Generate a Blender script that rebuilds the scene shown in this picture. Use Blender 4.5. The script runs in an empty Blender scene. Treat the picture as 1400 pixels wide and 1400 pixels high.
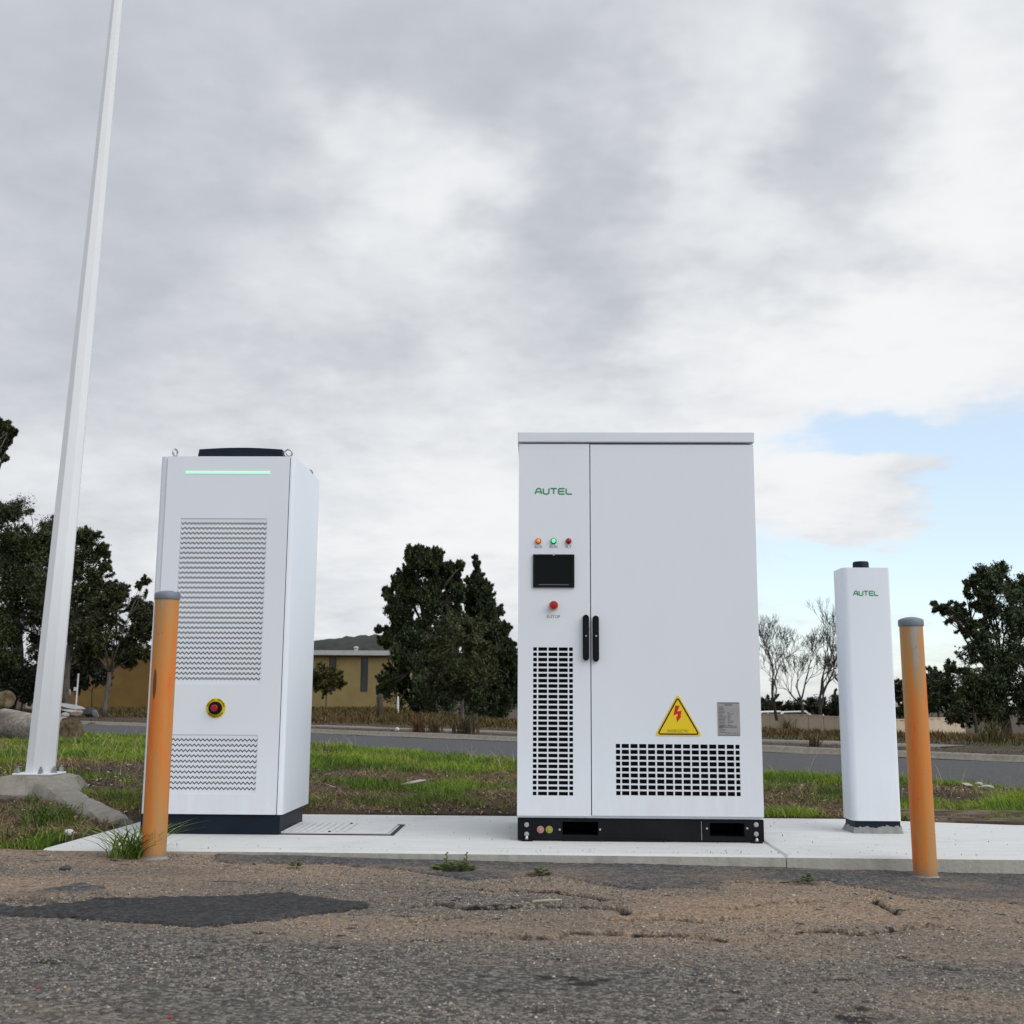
import bpy, math, random
import numpy as np
from mathutils import Vector, Matrix
random.seed(7)
RNG = np.random.default_rng(11)
S = bpy.context.scene
COL = S.collection

# ------------------------------------------------------------------ camera
FPX, PITCH, YAW, ROLL, CAMH = 1558.2, 0.1664876, 0.0225758, 0.0065607, 0.70
_f = np.array([-math.sin(YAW)*math.cos(PITCH), math.cos(YAW)*math.cos(PITCH), math.sin(PITCH)])
_r = np.array([math.cos(YAW), math.sin(YAW), 0.0]); _u = np.cross(_r, _f)
RR = np.array([math.cos(ROLL)*_r + math.sin(ROLL)*_u, -math.sin(ROLL)*_r + math.cos(ROLL)*_u, _f])
cam = bpy.data.cameras.new('camera'); camo = bpy.data.objects.new('camera', cam); COL.objects.link(camo)
cam.sensor_fit = 'HORIZONTAL'; cam.sensor_width = 24.0; cam.lens = FPX/1400*24.0
cam.clip_start = 0.05; cam.clip_end = 6000
M = Matrix(((RR[0][0], RR[1][0], -RR[2][0], 0), (RR[0][1], RR[1][1], -RR[2][1], 0), (RR[0][2], RR[1][2], -RR[2][2], CAMH), (0, 0, 0, 1)))
camo.matrix_world = M
cam.dof.use_dof = True; cam.dof.focus_distance = 6.1; cam.dof.aperture_fstop = 5.0
S.camera = camo

def at(px, py, Y):
    d = RR.T @ np.array([(px-700)/FPX, (700-py)/FPX, 1.0]); t = Y/d[1]
    return (d[0]*t, Y, d[2]*t+CAMH)
def on(px, py, z):
    d = RR.T @ np.array([(px-700)/FPX, (700-py)/FPX, 1.0]); t = (z-CAMH)/d[2]
    return (d[0]*t, d[1]*t, z)

# ------------------------------------------------------------------ world, sun, exposure
SUN_AZ, SUN_EL = math.radians(128), math.radians(40)      # azimuth clockwise from +Y (behind the camera, to the right)
W = bpy.data.worlds.new('World'); S.world = W; W.use_nodes = True
def sky_nodes():
    nt = W.node_tree; N = nt.nodes; L = nt.links; N.clear()
    out = N.new('ShaderNodeOutputWorld'); bg = N.new('ShaderNodeBackground'); L.new(bg.outputs[0], out.inputs[0])
    bg.inputs['Strength'].default_value = 0.1
    sky = N.new('ShaderNodeTexSky'); sky.sky_type = 'NISHITA'; sky.sun_disc = False
    sky.sun_elevation = SUN_EL; sky.sun_rotation = SUN_AZ; sky.air_density = 1.0; sky.dust_density = .6; sky.ozone_density = 1.5
    tc = N.new('ShaderNodeTexCoord')
    def math_(op, a, b=None, c=None):
        n = N.new('ShaderNodeMath'); n.operation = op
        for i, v in enumerate((a, b, c)):
            if v is None: continue
            if isinstance(v, (int, float)): n.inputs[i].default_value = v
            else: L.new(v, n.inputs[i])
        return n.outputs[0]
    def vm(op, a, b):
        n = N.new('ShaderNodeVectorMath'); n.operation = op
        L.new(a, n.inputs[0])
        if isinstance(b, tuple): n.inputs[1].default_value = b
        else: L.new(b, n.inputs[1])
        return n
    D = tc.outputs['Generated']
    sep = N.new('ShaderNodeSeparateXYZ'); L.new(D, sep.inputs[0])
    den = math_('ADD', math_('MAXIMUM', sep.outputs[2], 0.0), 0.22)
    u = math_('DIVIDE', sep.outputs[0], den); v = math_('DIVIDE', sep.outputs[1], den)
    cmb = N.new('ShaderNodeCombineXYZ'); L.new(u, cmb.inputs[0]); L.new(v, cmb.inputs[1])
    def noise(scale, detail, rough, dist=0.0, off=(0, 0, 0), lac=2.0):
        a = vm('ADD', cmb.outputs[0], off)
        n = N.new('ShaderNodeTexNoise'); n.inputs['Scale'].default_value = scale; n.inputs['Detail'].default_value = detail
        n.inputs['Roughness'].default_value = rough; n.inputs['Distortion'].default_value = dist; n.inputs['Lacunarity'].default_value = lac
        L.new(a.outputs[0], n.inputs['Vector']); return n.outputs['Fac']
    # gently warped direction so that the large cloud masses have ragged edges
    nw = N.new('ShaderNodeTexNoise'); nw.inputs['Scale'].default_value = 3.2; nw.inputs['Detail'].default_value = 4; nw.inputs['Roughness'].default_value = .6
    L.new(cmb.outputs[0], nw.inputs['Vector'])
    w1 = vm('SUBTRACT', nw.outputs['Color'], (.5, .5, .5)); w2 = vm('MULTIPLY', w1.outputs[0], (.34, .34, .22))
    DW = vm('ADD', D, w2.outputs[0]).outputs[0]
    scaled = {}
    def lobe(px, py, rx, ry, amp, DW=DW):
        # soft round or elongated mass of cloud centred on a direction
        q = rx/ry; q = 4.0 if q > 2.6 else 1.5 if q > .8 else .55
        key = (id(DW), q)
        if key not in scaled: scaled[key] = vm('MULTIPLY', DW, (1.0, 1.0, q)).outputs[0]
        p = np.array(at(px, py, 1.0)) - [0, 0, CAMH]; p = p/np.linalg.norm(p)
        n = N.new('ShaderNodeVectorMath'); n.operation = 'DISTANCE'; L.new(scaled[key], n.inputs[0]); n.inputs[1].default_value = (p[0], p[1], p[2]*q)
        m = N.new('ShaderNodeMapRange'); m.interpolation_type = 'SMOOTHSTEP'; m.inputs['From Min'].default_value = 1.85*math.sqrt(rx*ry*q)/FPX; m.inputs['From Max'].default_value = 0.0
        m.inputs['To Min'].default_value = 0.0; m.inputs['To Max'].default_value = amp; L.new(n.outputs['Value'], m.inputs['Value'])
        return m.outputs[0]
    big = noise(1.0, 2, .5, 0, (3.1, 1.7, 0)); mid = noise(2.6, 4, .6, .25, (0.3, 4.4, 0)); fine = noise(8.0, 4, .62, 0, (1, 2, 0))
    sh = math_('ADD', math_('MULTIPLY', math_('SUBTRACT', big, .5), 1.0), math_('MULTIPLY', math_('SUBTRACT', mid, .5), .78))
    sh = math_('ADD', sh, math_('MULTIPLY', math_('SUBTRACT', fine, .5), .42))
    for l in ((545, 250, 150, 90, .40), (980, 180, 110, 240, .36), (820, 190, 130, 200, -.34), (1165, 190, 95, 200, -.42), (1320, 220, 120, 240, .40),
              (250, 130, 260, 200, -.20), (780, 430, 260, 120, -.16), (250, 640, 460, 110, .16), (1250, 500, 260, 70, .45), (660, 680, 320, 150, .30),
              (1100, 640, 160, 110, .35), (640, 60, 180, 90, -.24)):
        sh = math_('ADD', sh, lobe(*l))
    mr = N.new('ShaderNodeMapRange'); mr.inputs['From Min'].default_value = -.56; mr.inputs['From Max'].default_value = .58; mr.interpolation_type = 'SMOOTHSTEP'
    L.new(sh, mr.inputs['Value'])
    cr = N.new('ShaderNodeMix'); cr.data_type = 'RGBA'
    cr.inputs[6].default_value = (3.80, 4.04, 4.50, 1); cr.inputs[7].default_value = (7.05, 7.17, 7.28, 1)
    L.new(mr.outputs[0], cr.inputs[0])
    # opening in the cloud, low on the right and running on out of the frame
    w3 = vm('MULTIPLY', w1.outputs[0], (.20, .20, .10)); DG = vm('ADD', D, w3.outputs[0]).outputs[0]
    gap = lobe(1230, 590, 190, 26, .95, DG)
    for l in ((1420, 590, 150, 50, 1.0), (1370, 670, 130, 60, .8), (1340, 770, 230, 75, 1.1), (1120, 770, 150, 55, .55), (1200, 890, 320, 90, .75), (1120, 612, 90, 16, .5), (1700, 700, 330, 140, 1.1),
              (1265, 650, 70, 24, -.62), (1110, 680, 130, 40, -.6), (1190, 708, 90, 16, -.35)):
        gap = math_('ADD', gap, lobe(*l, DG))
    gap = math_('ADD', gap, math_('MULTIPLY', math_('SUBTRACT', mid, .5), .50))
    gap = math_('ADD', gap, math_('MULTIPLY', math_('SUBTRACT', fine, .5), .85))
    gm = N.new('ShaderNodeMapRange'); gm.inputs['From Min'].default_value = .08; gm.inputs['From Max'].default_value = 1.25; gm.interpolation_type = 'SMOOTHSTEP'
    L.new(gap, gm.inputs['Value'])
    # open sky: Nishita seen through thin high veil
    veil = N.new('ShaderNodeMix'); veil.data_type = 'RGBA'; veil.inputs[0].default_value = .46
    sc = N.new('ShaderNodeMix'); sc.data_type = 'RGBA'; sc.blend_type = 'MULTIPLY'; sc.inputs[0].default_value = 1.0; sc.inputs[7].default_value = (1.55, 1.55, 1.55, 1)
    L.new(sky.outputs[0], sc.inputs[6]); L.new(sc.outputs[2], veil.inputs[6]); veil.inputs[7].default_value = (6.8, 7.55, 7.95, 1)
    mx = N.new('ShaderNodeMix'); mx.data_type = 'RGBA'
    L.new(gm.outputs[0], mx.inputs[0]); L.new(cr.outputs[2], mx.inputs[6]); L.new(veil.outputs[2], mx.inputs[7])
    L.new(mx.outputs[2], bg.inputs['Color'])
sky_nodes()
W.cycles.sampling_method = 'MANUAL'; W.cycles.sample_map_resolution = 256
sun = bpy.data.lights.new('sun', 'SUN'); sun.energy = 1.5; sun.angle = math.radians(60); sun.color = (1.0, .96, .90)
suno = bpy.data.objects.new('sun', sun); COL.objects.link(suno)
sd = Vector((math.sin(SUN_AZ)*math.cos(SUN_EL), math.cos(SUN_AZ)*math.cos(SUN_EL), math.sin(SUN_EL)))
suno.rotation_euler = sd.to_track_quat('Z', 'Y').to_euler(); suno.location = sd*30
S.view_settings.view_transform = 'Standard'; S.view_settings.look = 'None'
S.view_settings.exposure = 0.36; S.view_settings.gamma = 1.0; S.view_settings.use_curve_mapping = False
S.render.engine = 'CYCLES'
S.cycles.max_bounces = 5; S.cycles.diffuse_bounces = 3; S.cycles.glossy_bounces = 2; S.cycles.transmission_bounces = 2

# ------------------------------------------------------------------ helpers
def new_mat(name):
    m = bpy.data.materials.new(name); m.use_nodes = True
    nt = m.node_tree; b = nt.nodes['Principled BSDF']
    return m, nt, b
def srgb(r, g, b):
    f = lambda c: (c/255/12.92) if c/255 <= .04045 else ((c/255+.055)/1.055)**2.4
    return (f(r), f(g), f(b))
def mat(name, c1, c2=None, scale=8.0, rough=.6, metal=0.0, bump=0.0, bscale=None, stretch=(1, 1, 1), detail=6, lo=.35, hi=.65, coords='Object', spec=None, emit=None, estr=0.0, nrough=.6, coat=0.0):
    m, nt, b = new_mat(name); N = nt.nodes; L = nt.links
    b.inputs['Roughness'].default_value = rough; b.inputs['Metallic'].default_value = metal
    if spec is not None: b.inputs['Specular IOR Level'].default_value = spec
    if coat: b.inputs['Coat Weight'].default_value = coat
    b.inputs['Base Color'].default_value = (*c1, 1)
    if emit: b.inputs['Emission Color'].default_value = (*emit, 1); b.inputs['Emission Strength'].default_value = estr
    if c2 is not None or bump:
        tc = N.new('ShaderNodeTexCoord'); mp = N.new('ShaderNodeMapping'); mp.inputs['Scale'].default_value = stretch
        L.new(tc.outputs[coords], mp.inputs[0])
    if c2 is not None:
        n = N.new('ShaderNodeTexNoise'); n.inputs['Scale'].default_value = scale; n.inputs['Detail'].default_value = detail; n.inputs['Roughness'].default_value = nrough
        L.new(mp.outputs[0], n.inputs['Vector'])
        mr = N.new('ShaderNodeMapRange'); mr.inputs['From Min'].default_value = lo; mr.inputs['From Max'].default_value = hi; L.new(n.outputs['Fac'], mr.inputs['Value'])
        mx = N.new('ShaderNodeMix'); mx.data_type = 'RGBA'; mx.inputs[6].default_value = (*c1, 1); mx.inputs[7].default_value = (*c2, 1)
        L.new(mr.outputs[0], mx.inputs[0]); L.new(mx.outputs[2], b.inputs['Base Color'])
    if bump:
        n2 = N.new('ShaderNodeTexNoise'); n2.inputs['Scale'].default_value = bscale or scale*4; n2.inputs['Detail'].default_value = 5
        L.new(mp.outputs[0], n2.inputs['Vector'])
        bp = N.new('ShaderNodeBump'); bp.inputs['Strength'].default_value = bump; bp.inputs['Distance'].default_value = .01
        L.new(n2.outputs['Fac'], bp.inputs['Height']); L.new(bp.outputs[0], b.inputs['Normal'])
    return m
def attr_mat(name, rough=.7, mul=1.0, trans=0.0, spec=.3):
    """colour from the per-piece colour attribute 'tint' (random leaf / blade / stone colour)"""
    m, nt, b = new_mat(name); N = nt.nodes; L = nt.links
    a = N.new('ShaderNodeAttribute'); a.attribute_name = 'tint'
    L.new(a.outputs['Color'], b.inputs['Base Color']); b.inputs['Roughness'].default_value = rough; b.inputs['Specular IOR Level'].default_value = spec
    if trans:
        t = N.new('ShaderNodeBsdfTranslucent'); L.new(a.outputs['Color'], t.inputs['Color'])
        mx = N.new('ShaderNodeMixShader'); mx.inputs[0].default_value = trans
        L.new(b.outputs[0], mx.inputs[1]); L.new(t.outputs[0], mx.inputs[2]); L.new(mx.outputs[0], N['Material Output'].inputs[0])
    return m

class MB:
    def __init__(s): s.v = []; s.f = []
    def add(s, vs, fs):
        o = len(s.v); s.v += [tuple(v) for v in vs]; s.f += [tuple(i+o for i in f) for f in fs]; return s
    def box(s, a, b, bev=0.0):
        x0, y0, z0 = [min(p, q) for p, q in zip(a, b)]; x1, y1, z1 = [max(p, q) for p, q in zip(a, b)]
        if bev <= 0:
            return s.add([(x0, y0, z0), (x1, y0, z0), (x1, y1, z0), (x0, y1, z0), (x0, y0, z1), (x1, y0, z1), (x1, y1, z1), (x0, y1, z1)],
                         [(0, 3, 2, 1), (4, 5, 6, 7), (0, 1, 5, 4), (1, 2, 6, 5), (2, 3, 7, 6), (3, 0, 4, 7)])
        # bevelled box: convex hull topology from 24 verts
        e = bev; V = []; idx = {}
        for ix, X in enumerate((x0, x1)):
            for iy, Yy in enumerate((y0, y1)):
                for iz, Z in enumerate((z0, z1)):
                    sx = e if ix == 0 else -e; sy = e if iy == 0 else -e; sz = e if iz == 0 else -e
                    idx[ix, iy, iz, 'x'] = len(V); V.append((X, Yy+sy, Z+sz))
                    idx[ix, iy, iz, 'y'] = len(V); V.append((X+sx, Yy, Z+sz))
                    idx[ix, iy, iz, 'z'] = len(V); V.append((X+sx, Yy+sy, Z))
        F = []
        g = lambda a_, b_, c_, k: idx[a_, b_, c_, k]
        F += [(g(0,0,0,'x'), g(0,0,1,'x'), g(0,1,1,'x'), g(0,1,0,'x')), (g(1,0,0,'x'), g(1,1,0,'x'), g(1,1,1,'x'), g(1,0,1,'x'))]
        F += [(g(0,0,0,'y'), g(1,0,0,'y'), g(1,0,1,'y'), g(0,0,1,'y')), (g(0,1,0,'y'), g(0,1,1,'y'), g(1,1,1,'y'), g(1,1,0,'y'))]
        F += [(g(0,0,0,'z'), g(0,1,0,'z'), g(1,1,0,'z'), g(1,0,0,'z')), (g(0,0,1,'z'), g(1,0,1,'z'), g(1,1,1,'z'), g(0,1,1,'z'))]
        for i in (0, 1):
            for j in (0, 1):
                F.append((g(i,j,0,'x'), g(i,j,1,'x'), g(i,j,1,'y'), g(i,j,0,'y')))
                F.append((g(i,0,j,'x'), g(i,1,j,'x'), g(i,1,j,'z'), g(i,0,j,'z')))
                F.append((g(0,i,j,'y'), g(1,i,j,'y'), g(1,i,j,'z'), g(0,i,j,'z')))
                for k in (0, 1): F.append((g(i,j,k,'x'), g(i,j,k,'y'), g(i,j,k,'z')))
        return s.add(V, F)
    def prism(s, pts, vec):
        """closed polygon pts (3-D), extruded by vec"""
        n = len(pts); q = [tuple(p[i]+vec[i] for i in range(3)) for p in pts]
        return s.add(list(pts)+q, [tuple(range(n))[::-1], tuple(range(n, 2*n))]+[(i, (i+1) % n, n+(i+1) % n, n+i) for i in range(n)])
    def lathe(s, prof, c, axis='z', n=24, close=True):
        """prof: (r, h) list about an axis through c"""
        V = []; F = []
        for r, h in prof:
            for k in range(n):
                a = 2*math.pi*k/n; p, q = r*math.cos(a), r*math.sin(a)
                V.append((c[0]+p, c[1]+q, c[2]+h) if axis == 'z' else (c[0]+p, c[1]+h, c[2]+q) if axis == 'y' else (c[0]+h, c[1]+p, c[2]+q))
        for i in range(len(prof)-1):
            for k in range(n): F.append((i*n+k, i*n+(k+1) % n, (i+1)*n+(k+1) % n, (i+1)*n+k))
        if close: F += [tuple(range(n))[::-1], tuple((len(prof)-1)*n+k for k in range(n))]
        return s.add(V, F)
    def tube(s, pts, rad, n=6, cap=True):
        P = [Vector(p) for p in pts]; V = []; F = []
        for i, p in enumerate(P):
            t = (P[min(i+1, len(P)-1)]-P[max(i-1, 0)]).normalized()
            a = t.orthogonal() if i == 0 else a_prev - t*a_prev.dot(t)
            a.normalize(); a_prev = a; b = t.cross(a); r = rad[i] if hasattr(rad, '__len__') else rad
            for k in range(n):
                w = 2*math.pi*k/n; V.append(tuple(p+(a*math.cos(w)+b*math.sin(w))*r))
        for i in range(len(P)-1):
            for k in range(n): F.append((i*n+k, i*n+(k+1) % n, (i+1)*n+(k+1) % n, (i+1)*n+k))
        if cap: F += [tuple(range(n))[::-1], tuple((len(P)-1)*n+k for k in range(n))]
        return s.add(V, F)
    def build(s, name, m, parent=None, smooth=False, fix=True):
        me = bpy.data.meshes.new(name); me.from_pydata(s.v, [], s.f); me.update()
        if fix:
            import bmesh
            bm = bmesh.new(); bm.from_mesh(me); bmesh.ops.recalc_face_normals(bm, faces=bm.faces); bm.to_mesh(me); bm.free()
        return link(name, me, m, parent, smooth)
def link(name, me, m, parent=None, smooth=False):
    o = bpy.data.objects.new(name, me); COL.objects.link(o)
    if m is not None: me.materials.append(m)
    if smooth:
        me.polygons.foreach_set('use_smooth', [True]*len(me.polygons))
        if smooth == 'auto':
            try: me.set_sharp_from_angle(angle=math.radians(35))
            except Exception: pass
    if parent is not None: o.parent = parent
    return o
def np_mesh(name, V, F, m, parent=None, tint=None, smooth=False):
    """V (n,3), F (m,k) equal-size faces, numpy"""
    me = bpy.data.meshes.new(name); V = np.asarray(V, np.float32); F = np.asarray(F, np.int32); k = F.shape[1]
    me.vertices.add(len(V)); me.vertices.foreach_set('co', V.ravel())
    me.loops.add(F.size); me.loops.foreach_set('vertex_index', F.ravel())
    me.polygons.add(len(F)); me.polygons.foreach_set('loop_start', np.arange(0, F.size, k, dtype=np.int32)); me.polygons.foreach_set('loop_total', np.full(len(F), k, np.int32))
    if smooth: me.polygons.foreach_set('use_smooth', np.ones(len(F), bool))
    me.update(calc_edges=True)
    if tint is not None:
        a = me.color_attributes.new('tint', 'FLOAT_COLOR', 'POINT'); T = np.ones((len(V), 4), np.float32); T[:, :3] = tint; a.data.foreach_set('color', T.ravel())
    o = bpy.data.objects.new(name, me); COL.objects.link(o); me.materials.append(m)
    if parent is not None: o.parent = parent
    return o
def thing(name, label, cat, loc=(0, 0, 0), group=None):
    o = bpy.data.objects.new(name, None); COL.objects.link(o); o.location = loc; o.empty_display_size = .1
    o['label'] = label; o['category'] = cat
    if group: o['group'] = group
    return o
def tag(o, label, cat, group=None):
    o['label'] = label; o['category'] = cat
    if group: o['group'] = group
    return o
def struct(o): o['kind'] = 'structure'; return o
def stuff(o, label=None, cat=None):
    o['kind'] = 'stuff'
    if label: o['label'] = label; o['category'] = cat
    return o
def sub(mb, off): mb.v = [(x-off[0], y-off[1], z-off[2]) for x, y, z in mb.v]; return mb

_perm = RNG.random((4, 512, 512))
def vnoise(x, y, k=0):
    xi = np.floor(x).astype(int); yi = np.floor(y).astype(int); fx = x-xi; fy = y-yi
    fx = fx*fx*(3-2*fx); fy = fy*fy*(3-2*fy); T = _perm[k]
    a = T[xi % 512, yi % 512]; b = T[(xi+1) % 512, yi % 512]; c = T[xi % 512, (yi+1) % 512]; d = T[(xi+1) % 512, (yi+1) % 512]
    return (a*(1-fx)+b*fx)*(1-fy)+(c*(1-fx)+d*fx)*fy
def fbm(x, y, o=5, k=0, g=.5):
    s = 0; a = 1; t = 0
    for i in range(o): s = s+a*vnoise(x*2**i+17.3*i, y*2**i+9.1*i, k); t += a; a *= g
    return s/t
def sstep(a, b, x): t = np.clip((x-a)/(b-a), 0, 1); return t*t*(3-2*t)
def poly_sd(x, y, poly):
    """signed distance (positive inside) of points to polygon"""
    P = np.asarray(poly, float)[:, :2]; d = np.full(x.shape, 1e9); ins = np.zeros(x.shape, bool)
    for i in range(len(P)):
        a = P[i]; b = P[(i+1) % len(P)]; e = b-a; t = np.clip(((x-a[0])*e[0]+(y-a[1])*e[1])/(e@e+1e-12), 0, 1)
        d = np.minimum(d, np.hypot(x-a[0]-t*e[0], y-a[1]-t*e[1]))
        c = ((a[1] > y) != (b[1] > y)); ins ^= c & (x < (b[0]-a[0])*(y-a[1])/((b[1]-a[1]) if b[1] != a[1] else 1e-12)+a[0])
    return np.where(ins, d, -d)
def line_d(x, y, pts):
    P = np.asarray(pts, float)[:, :2]; d = np.full(x.shape, 1e9); sg = np.zeros(x.shape)
    for i in range(len(P)-1):
        a = P[i]; b = P[i+1]; e = b-a; t = np.clip(((x-a[0])*e[0]+(y-a[1])*e[1])/(e@e), 0, 1)
        q = np.hypot(x-a[0]-t*e[0], y-a[1]-t*e[1]); s = (y-a[1])-t*e[1]
        sg = np.where(q < d, s, sg); d = np.minimum(d, q)
    return d, sg
def grid_faces(nx, ny):
    i = np.arange((nx-1)*(ny-1)); r = i//(nx-1); c = i % (nx-1); a = r*nx+c
    return np.stack([a, a+1, a+nx+1, a+nx], 1)

# ------------------------------------------------------------------ ground levels
SQ = math.sqrt(.5)
S0, S1 = 15.3*SQ, 25.4*SQ        # road edges, measured along (1,1)/sqrt2 : the road runs from far left to near right
def z_asphalt(x):
    return np.interp(x, [-9, -2.6, -1.53, .06, 1.26, 1.94, 9], [.01, -.010, -.027, -.057, -.067, -.078, -.13])
SLAB = [(-2.37, 5.61), (8.0, 5.59), (8.0, 6.6), (2.86, 7.13), (1.9, 7.42), (-2.33, 7.41)]
def z_verge(x, y):
    left = sstep(-1.6, -3.6, x)
    z = .005+.05*sstep(7.4, 9.5, y)+left*(.10*sstep(6.5, 8.3, y)-.085*sstep(9.5, 14, y))
    z = z-.10*sstep(S0-2.2, S0-.2, (x+y)*SQ)*(1-.4*left)
    z = z-.045*(1-sstep(5.55, 6.0, y+.25*(fbm(x*3, x*0+1.5, 3, 2)-.5)))
    n = fbm(x*1.1+40, y*1.1+3, 4, 1)-.5; n2 = fbm(x*5, y*5, 3, 2)-.5
    return z+(.11*n+.03*n2)*sstep(7.35, 8.2, np.where(x < -2.4, y+1.2, y))
def z_far(x, y):
    s = (x+y)*SQ-S1; ang = x/np.maximum(y, 1)
    up = sstep(.04, -.14, ang)
    base = -.025+up*(.0055*np.clip(s, 0, 90))-(1-up)*(1.55*sstep(8, 34, s))
    return base+.12*(fbm(x*.35, y*.35, 3, 3)-.5)*sstep(.6, 3, s)

# ------------------------------------------------------------------ materials
def asphalt_mat(name, grey, grey2, dirt, dirt_lo, dirt_hi, chip=90.0, bump=.9):
    m, nt, b = new_mat(name); N = nt.nodes; L = nt.links
    tc = N.new('ShaderNodeTexCoord')
    vo = N.new('ShaderNodeTexVoronoi'); vo.inputs['Scale'].default_value = chip; vo.inputs['Randomness'].default_value = 1; L.new(tc.outputs['Object'], vo.inputs['Vector'])
    vo2 = N.new('ShaderNodeTexVoronoi'); vo2.inputs['Scale'].default_value = chip*2.1; L.new(tc.outputs['Object'], vo2.inputs['Vector'])
    n1 = N.new('ShaderNodeTexNoise'); n1.inputs['Scale'].default_value = 1.1; n1.inputs['Detail'].default_value = 9; n1.inputs['Roughness'].default_value = .68
    mp = N.new('ShaderNodeMapping'); mp.inputs['Scale'].default_value = (.55, 1.6, 1); L.new(tc.outputs['Object'], mp.inputs[0]); L.new(mp.outputs[0], n1.inputs['Vector'])
    n2 = N.new('ShaderNodeTexNoise'); n2.inputs['Scale'].default_value = 260; n2.inputs['Detail'].default_value = 3; L.new(tc.outputs['Object'], n2.inputs['Vector'])
    # single chips in different greys
    cv = N.new('ShaderNodeSeparateColor'); L.new(vo.outputs['Color'], cv.inputs[0])
    g = N.new('ShaderNodeMix'); g.data_type = 'RGBA'; g.inputs[6].default_value = (*grey, 1); g.inputs[7].default_value = (*grey2, 1)
    pw = N.new('ShaderNodeMath'); pw.operation = 'POWER'; pw.inputs[1].default_value = 2.2; L.new(cv.outputs[0], pw.inputs[0]); L.new(pw.outputs[0], g.inputs[0])
    # brown fines: more of them towards the slab (attribute 'dust'), settled between the chips
    at_ = N.new('ShaderNodeAttribute'); at_.attribute_name = 'dust'
    ad = N.new('ShaderNodeMath'); ad.operation = 'ADD'; L.new(n1.outputs['Fac'], ad.inputs[0]); L.new(at_.outputs['Fac'], ad.inputs[1])
    gap = N.new('ShaderNodeMath'); gap.operation = 'MULTIPLY_ADD'; gap.inputs[1].default_value = .32; L.new(vo.outputs['Distance'], gap.inputs[0]); L.new(ad.outputs[0], gap.inputs[2])
    nz = N.new('ShaderNodeMath'); nz.operation = 'MULTIPLY_ADD'; nz.inputs[1].default_value = .35; L.new(n2.outputs['Fac'], nz.inputs[0]); L.new(gap.outputs[0], nz.inputs[2])
    mr = N.new('ShaderNodeMapRange'); mr.inputs['From Min'].default_value = dirt_lo; mr.inputs['From Max'].default_value = dirt_hi; mr.interpolation_type = 'SMOOTHSTEP'; L.new(nz.outputs[0], mr.inputs['Value'])
    d = N.new('ShaderNodeMix'); d.data_type = 'RGBA'; d.inputs[6].default_value = (*[c*.30 for c in dirt], 1); d.inputs[7].default_value = (*[min(1, c*1.55) for c in dirt], 1)
    v3 = N.new('ShaderNodeTexVoronoi'); v3.inputs['Scale'].default_value = chip*1.15; L.new(tc.outputs['Object'], v3.inputs['Vector']); c3 = N.new('ShaderNodeSeparateColor'); L.new(v3.outputs['Color'], c3.inputs[0])
    dm = N.new('ShaderNodeMath'); dm.operation = 'MULTIPLY_ADD'; dm.inputs[1].default_value = .65; L.new(c3.outputs[1], dm.inputs[0]); dn = N.new('ShaderNodeMath'); dn.operation = 'MULTIPLY'; dn.inputs[1].default_value = .45; L.new(n2.outputs['Fac'], dn.inputs[0]); L.new(dn.outputs[0], dm.inputs[2]); L.new(dm.outputs[0], d.inputs[0])
    mx = N.new('ShaderNodeMix'); mx.data_type = 'RGBA'; L.new(mr.outputs[0], mx.inputs[0]); L.new(g.outputs[2], mx.inputs[6]); L.new(d.outputs[2], mx.inputs[7])
    ta = N.new('ShaderNodeAttribute'); ta.attribute_name = 'tar_shade'
    mt = N.new('ShaderNodeMix'); mt.data_type = 'RGBA'; mt.inputs[7].default_value = (.014, .013, .013, 1); L.new(ta.outputs['Fac'], mt.inputs[0]); L.new(mx.outputs[2], mt.inputs[6]); mx = mt  # bitumen black, with the shade of crack edges painted into the colour
    L.new(mx.outputs[2], b.inputs['Base Color']); b.inputs['Roughness'].default_value = .93; b.inputs['Specular IOR Level'].default_value = .25
    h = N.new('ShaderNodeMath'); h.operation = 'MULTIPLY_ADD'; h.inputs[1].default_value = -.9; L.new(vo.outputs['Distance'], h.inputs[0])
    h2 = N.new('ShaderNodeMath'); h2.operation = 'MULTIPLY'; h2.inputs[1].default_value = -.4; L.new(vo2.outputs['Distance'], h2.inputs[0]); L.new(h2.outputs[0], h.inputs[2])
    bp = N.new('ShaderNodeBump'); bp.inputs['Strength'].default_value = bump; bp.inputs['Distance'].default_value = .012; L.new(h.outputs[0], bp.inputs['Height']); L.new(bp.outputs[0], b.inputs['Normal'])
    return m
M_ASPH = asphalt_mat('worn_chip_seal', (.060, .057, .055), (.255, .237, .213), (.305, .222, .155), .76, 1.30, 88, .8)
M_PATCH = asphalt_mat('dark_asphalt_patch', (.028, .028, .031), (.075, .075, .078), (.16, .13, .10), .98, 1.45, 90, .7)
M_STRIP = asphalt_mat('grey_asphalt_strip', (.055, .054, .057), (.17, .165, .165), (.23, .175, .13), .76, 1.32, 80, .8)
M_ROAD = asphalt_mat('road_asphalt', (.060, .063, .068), (.118, .119, .124), (.12, .10, .08), 1.15, 1.5, 60, .3)
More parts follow.
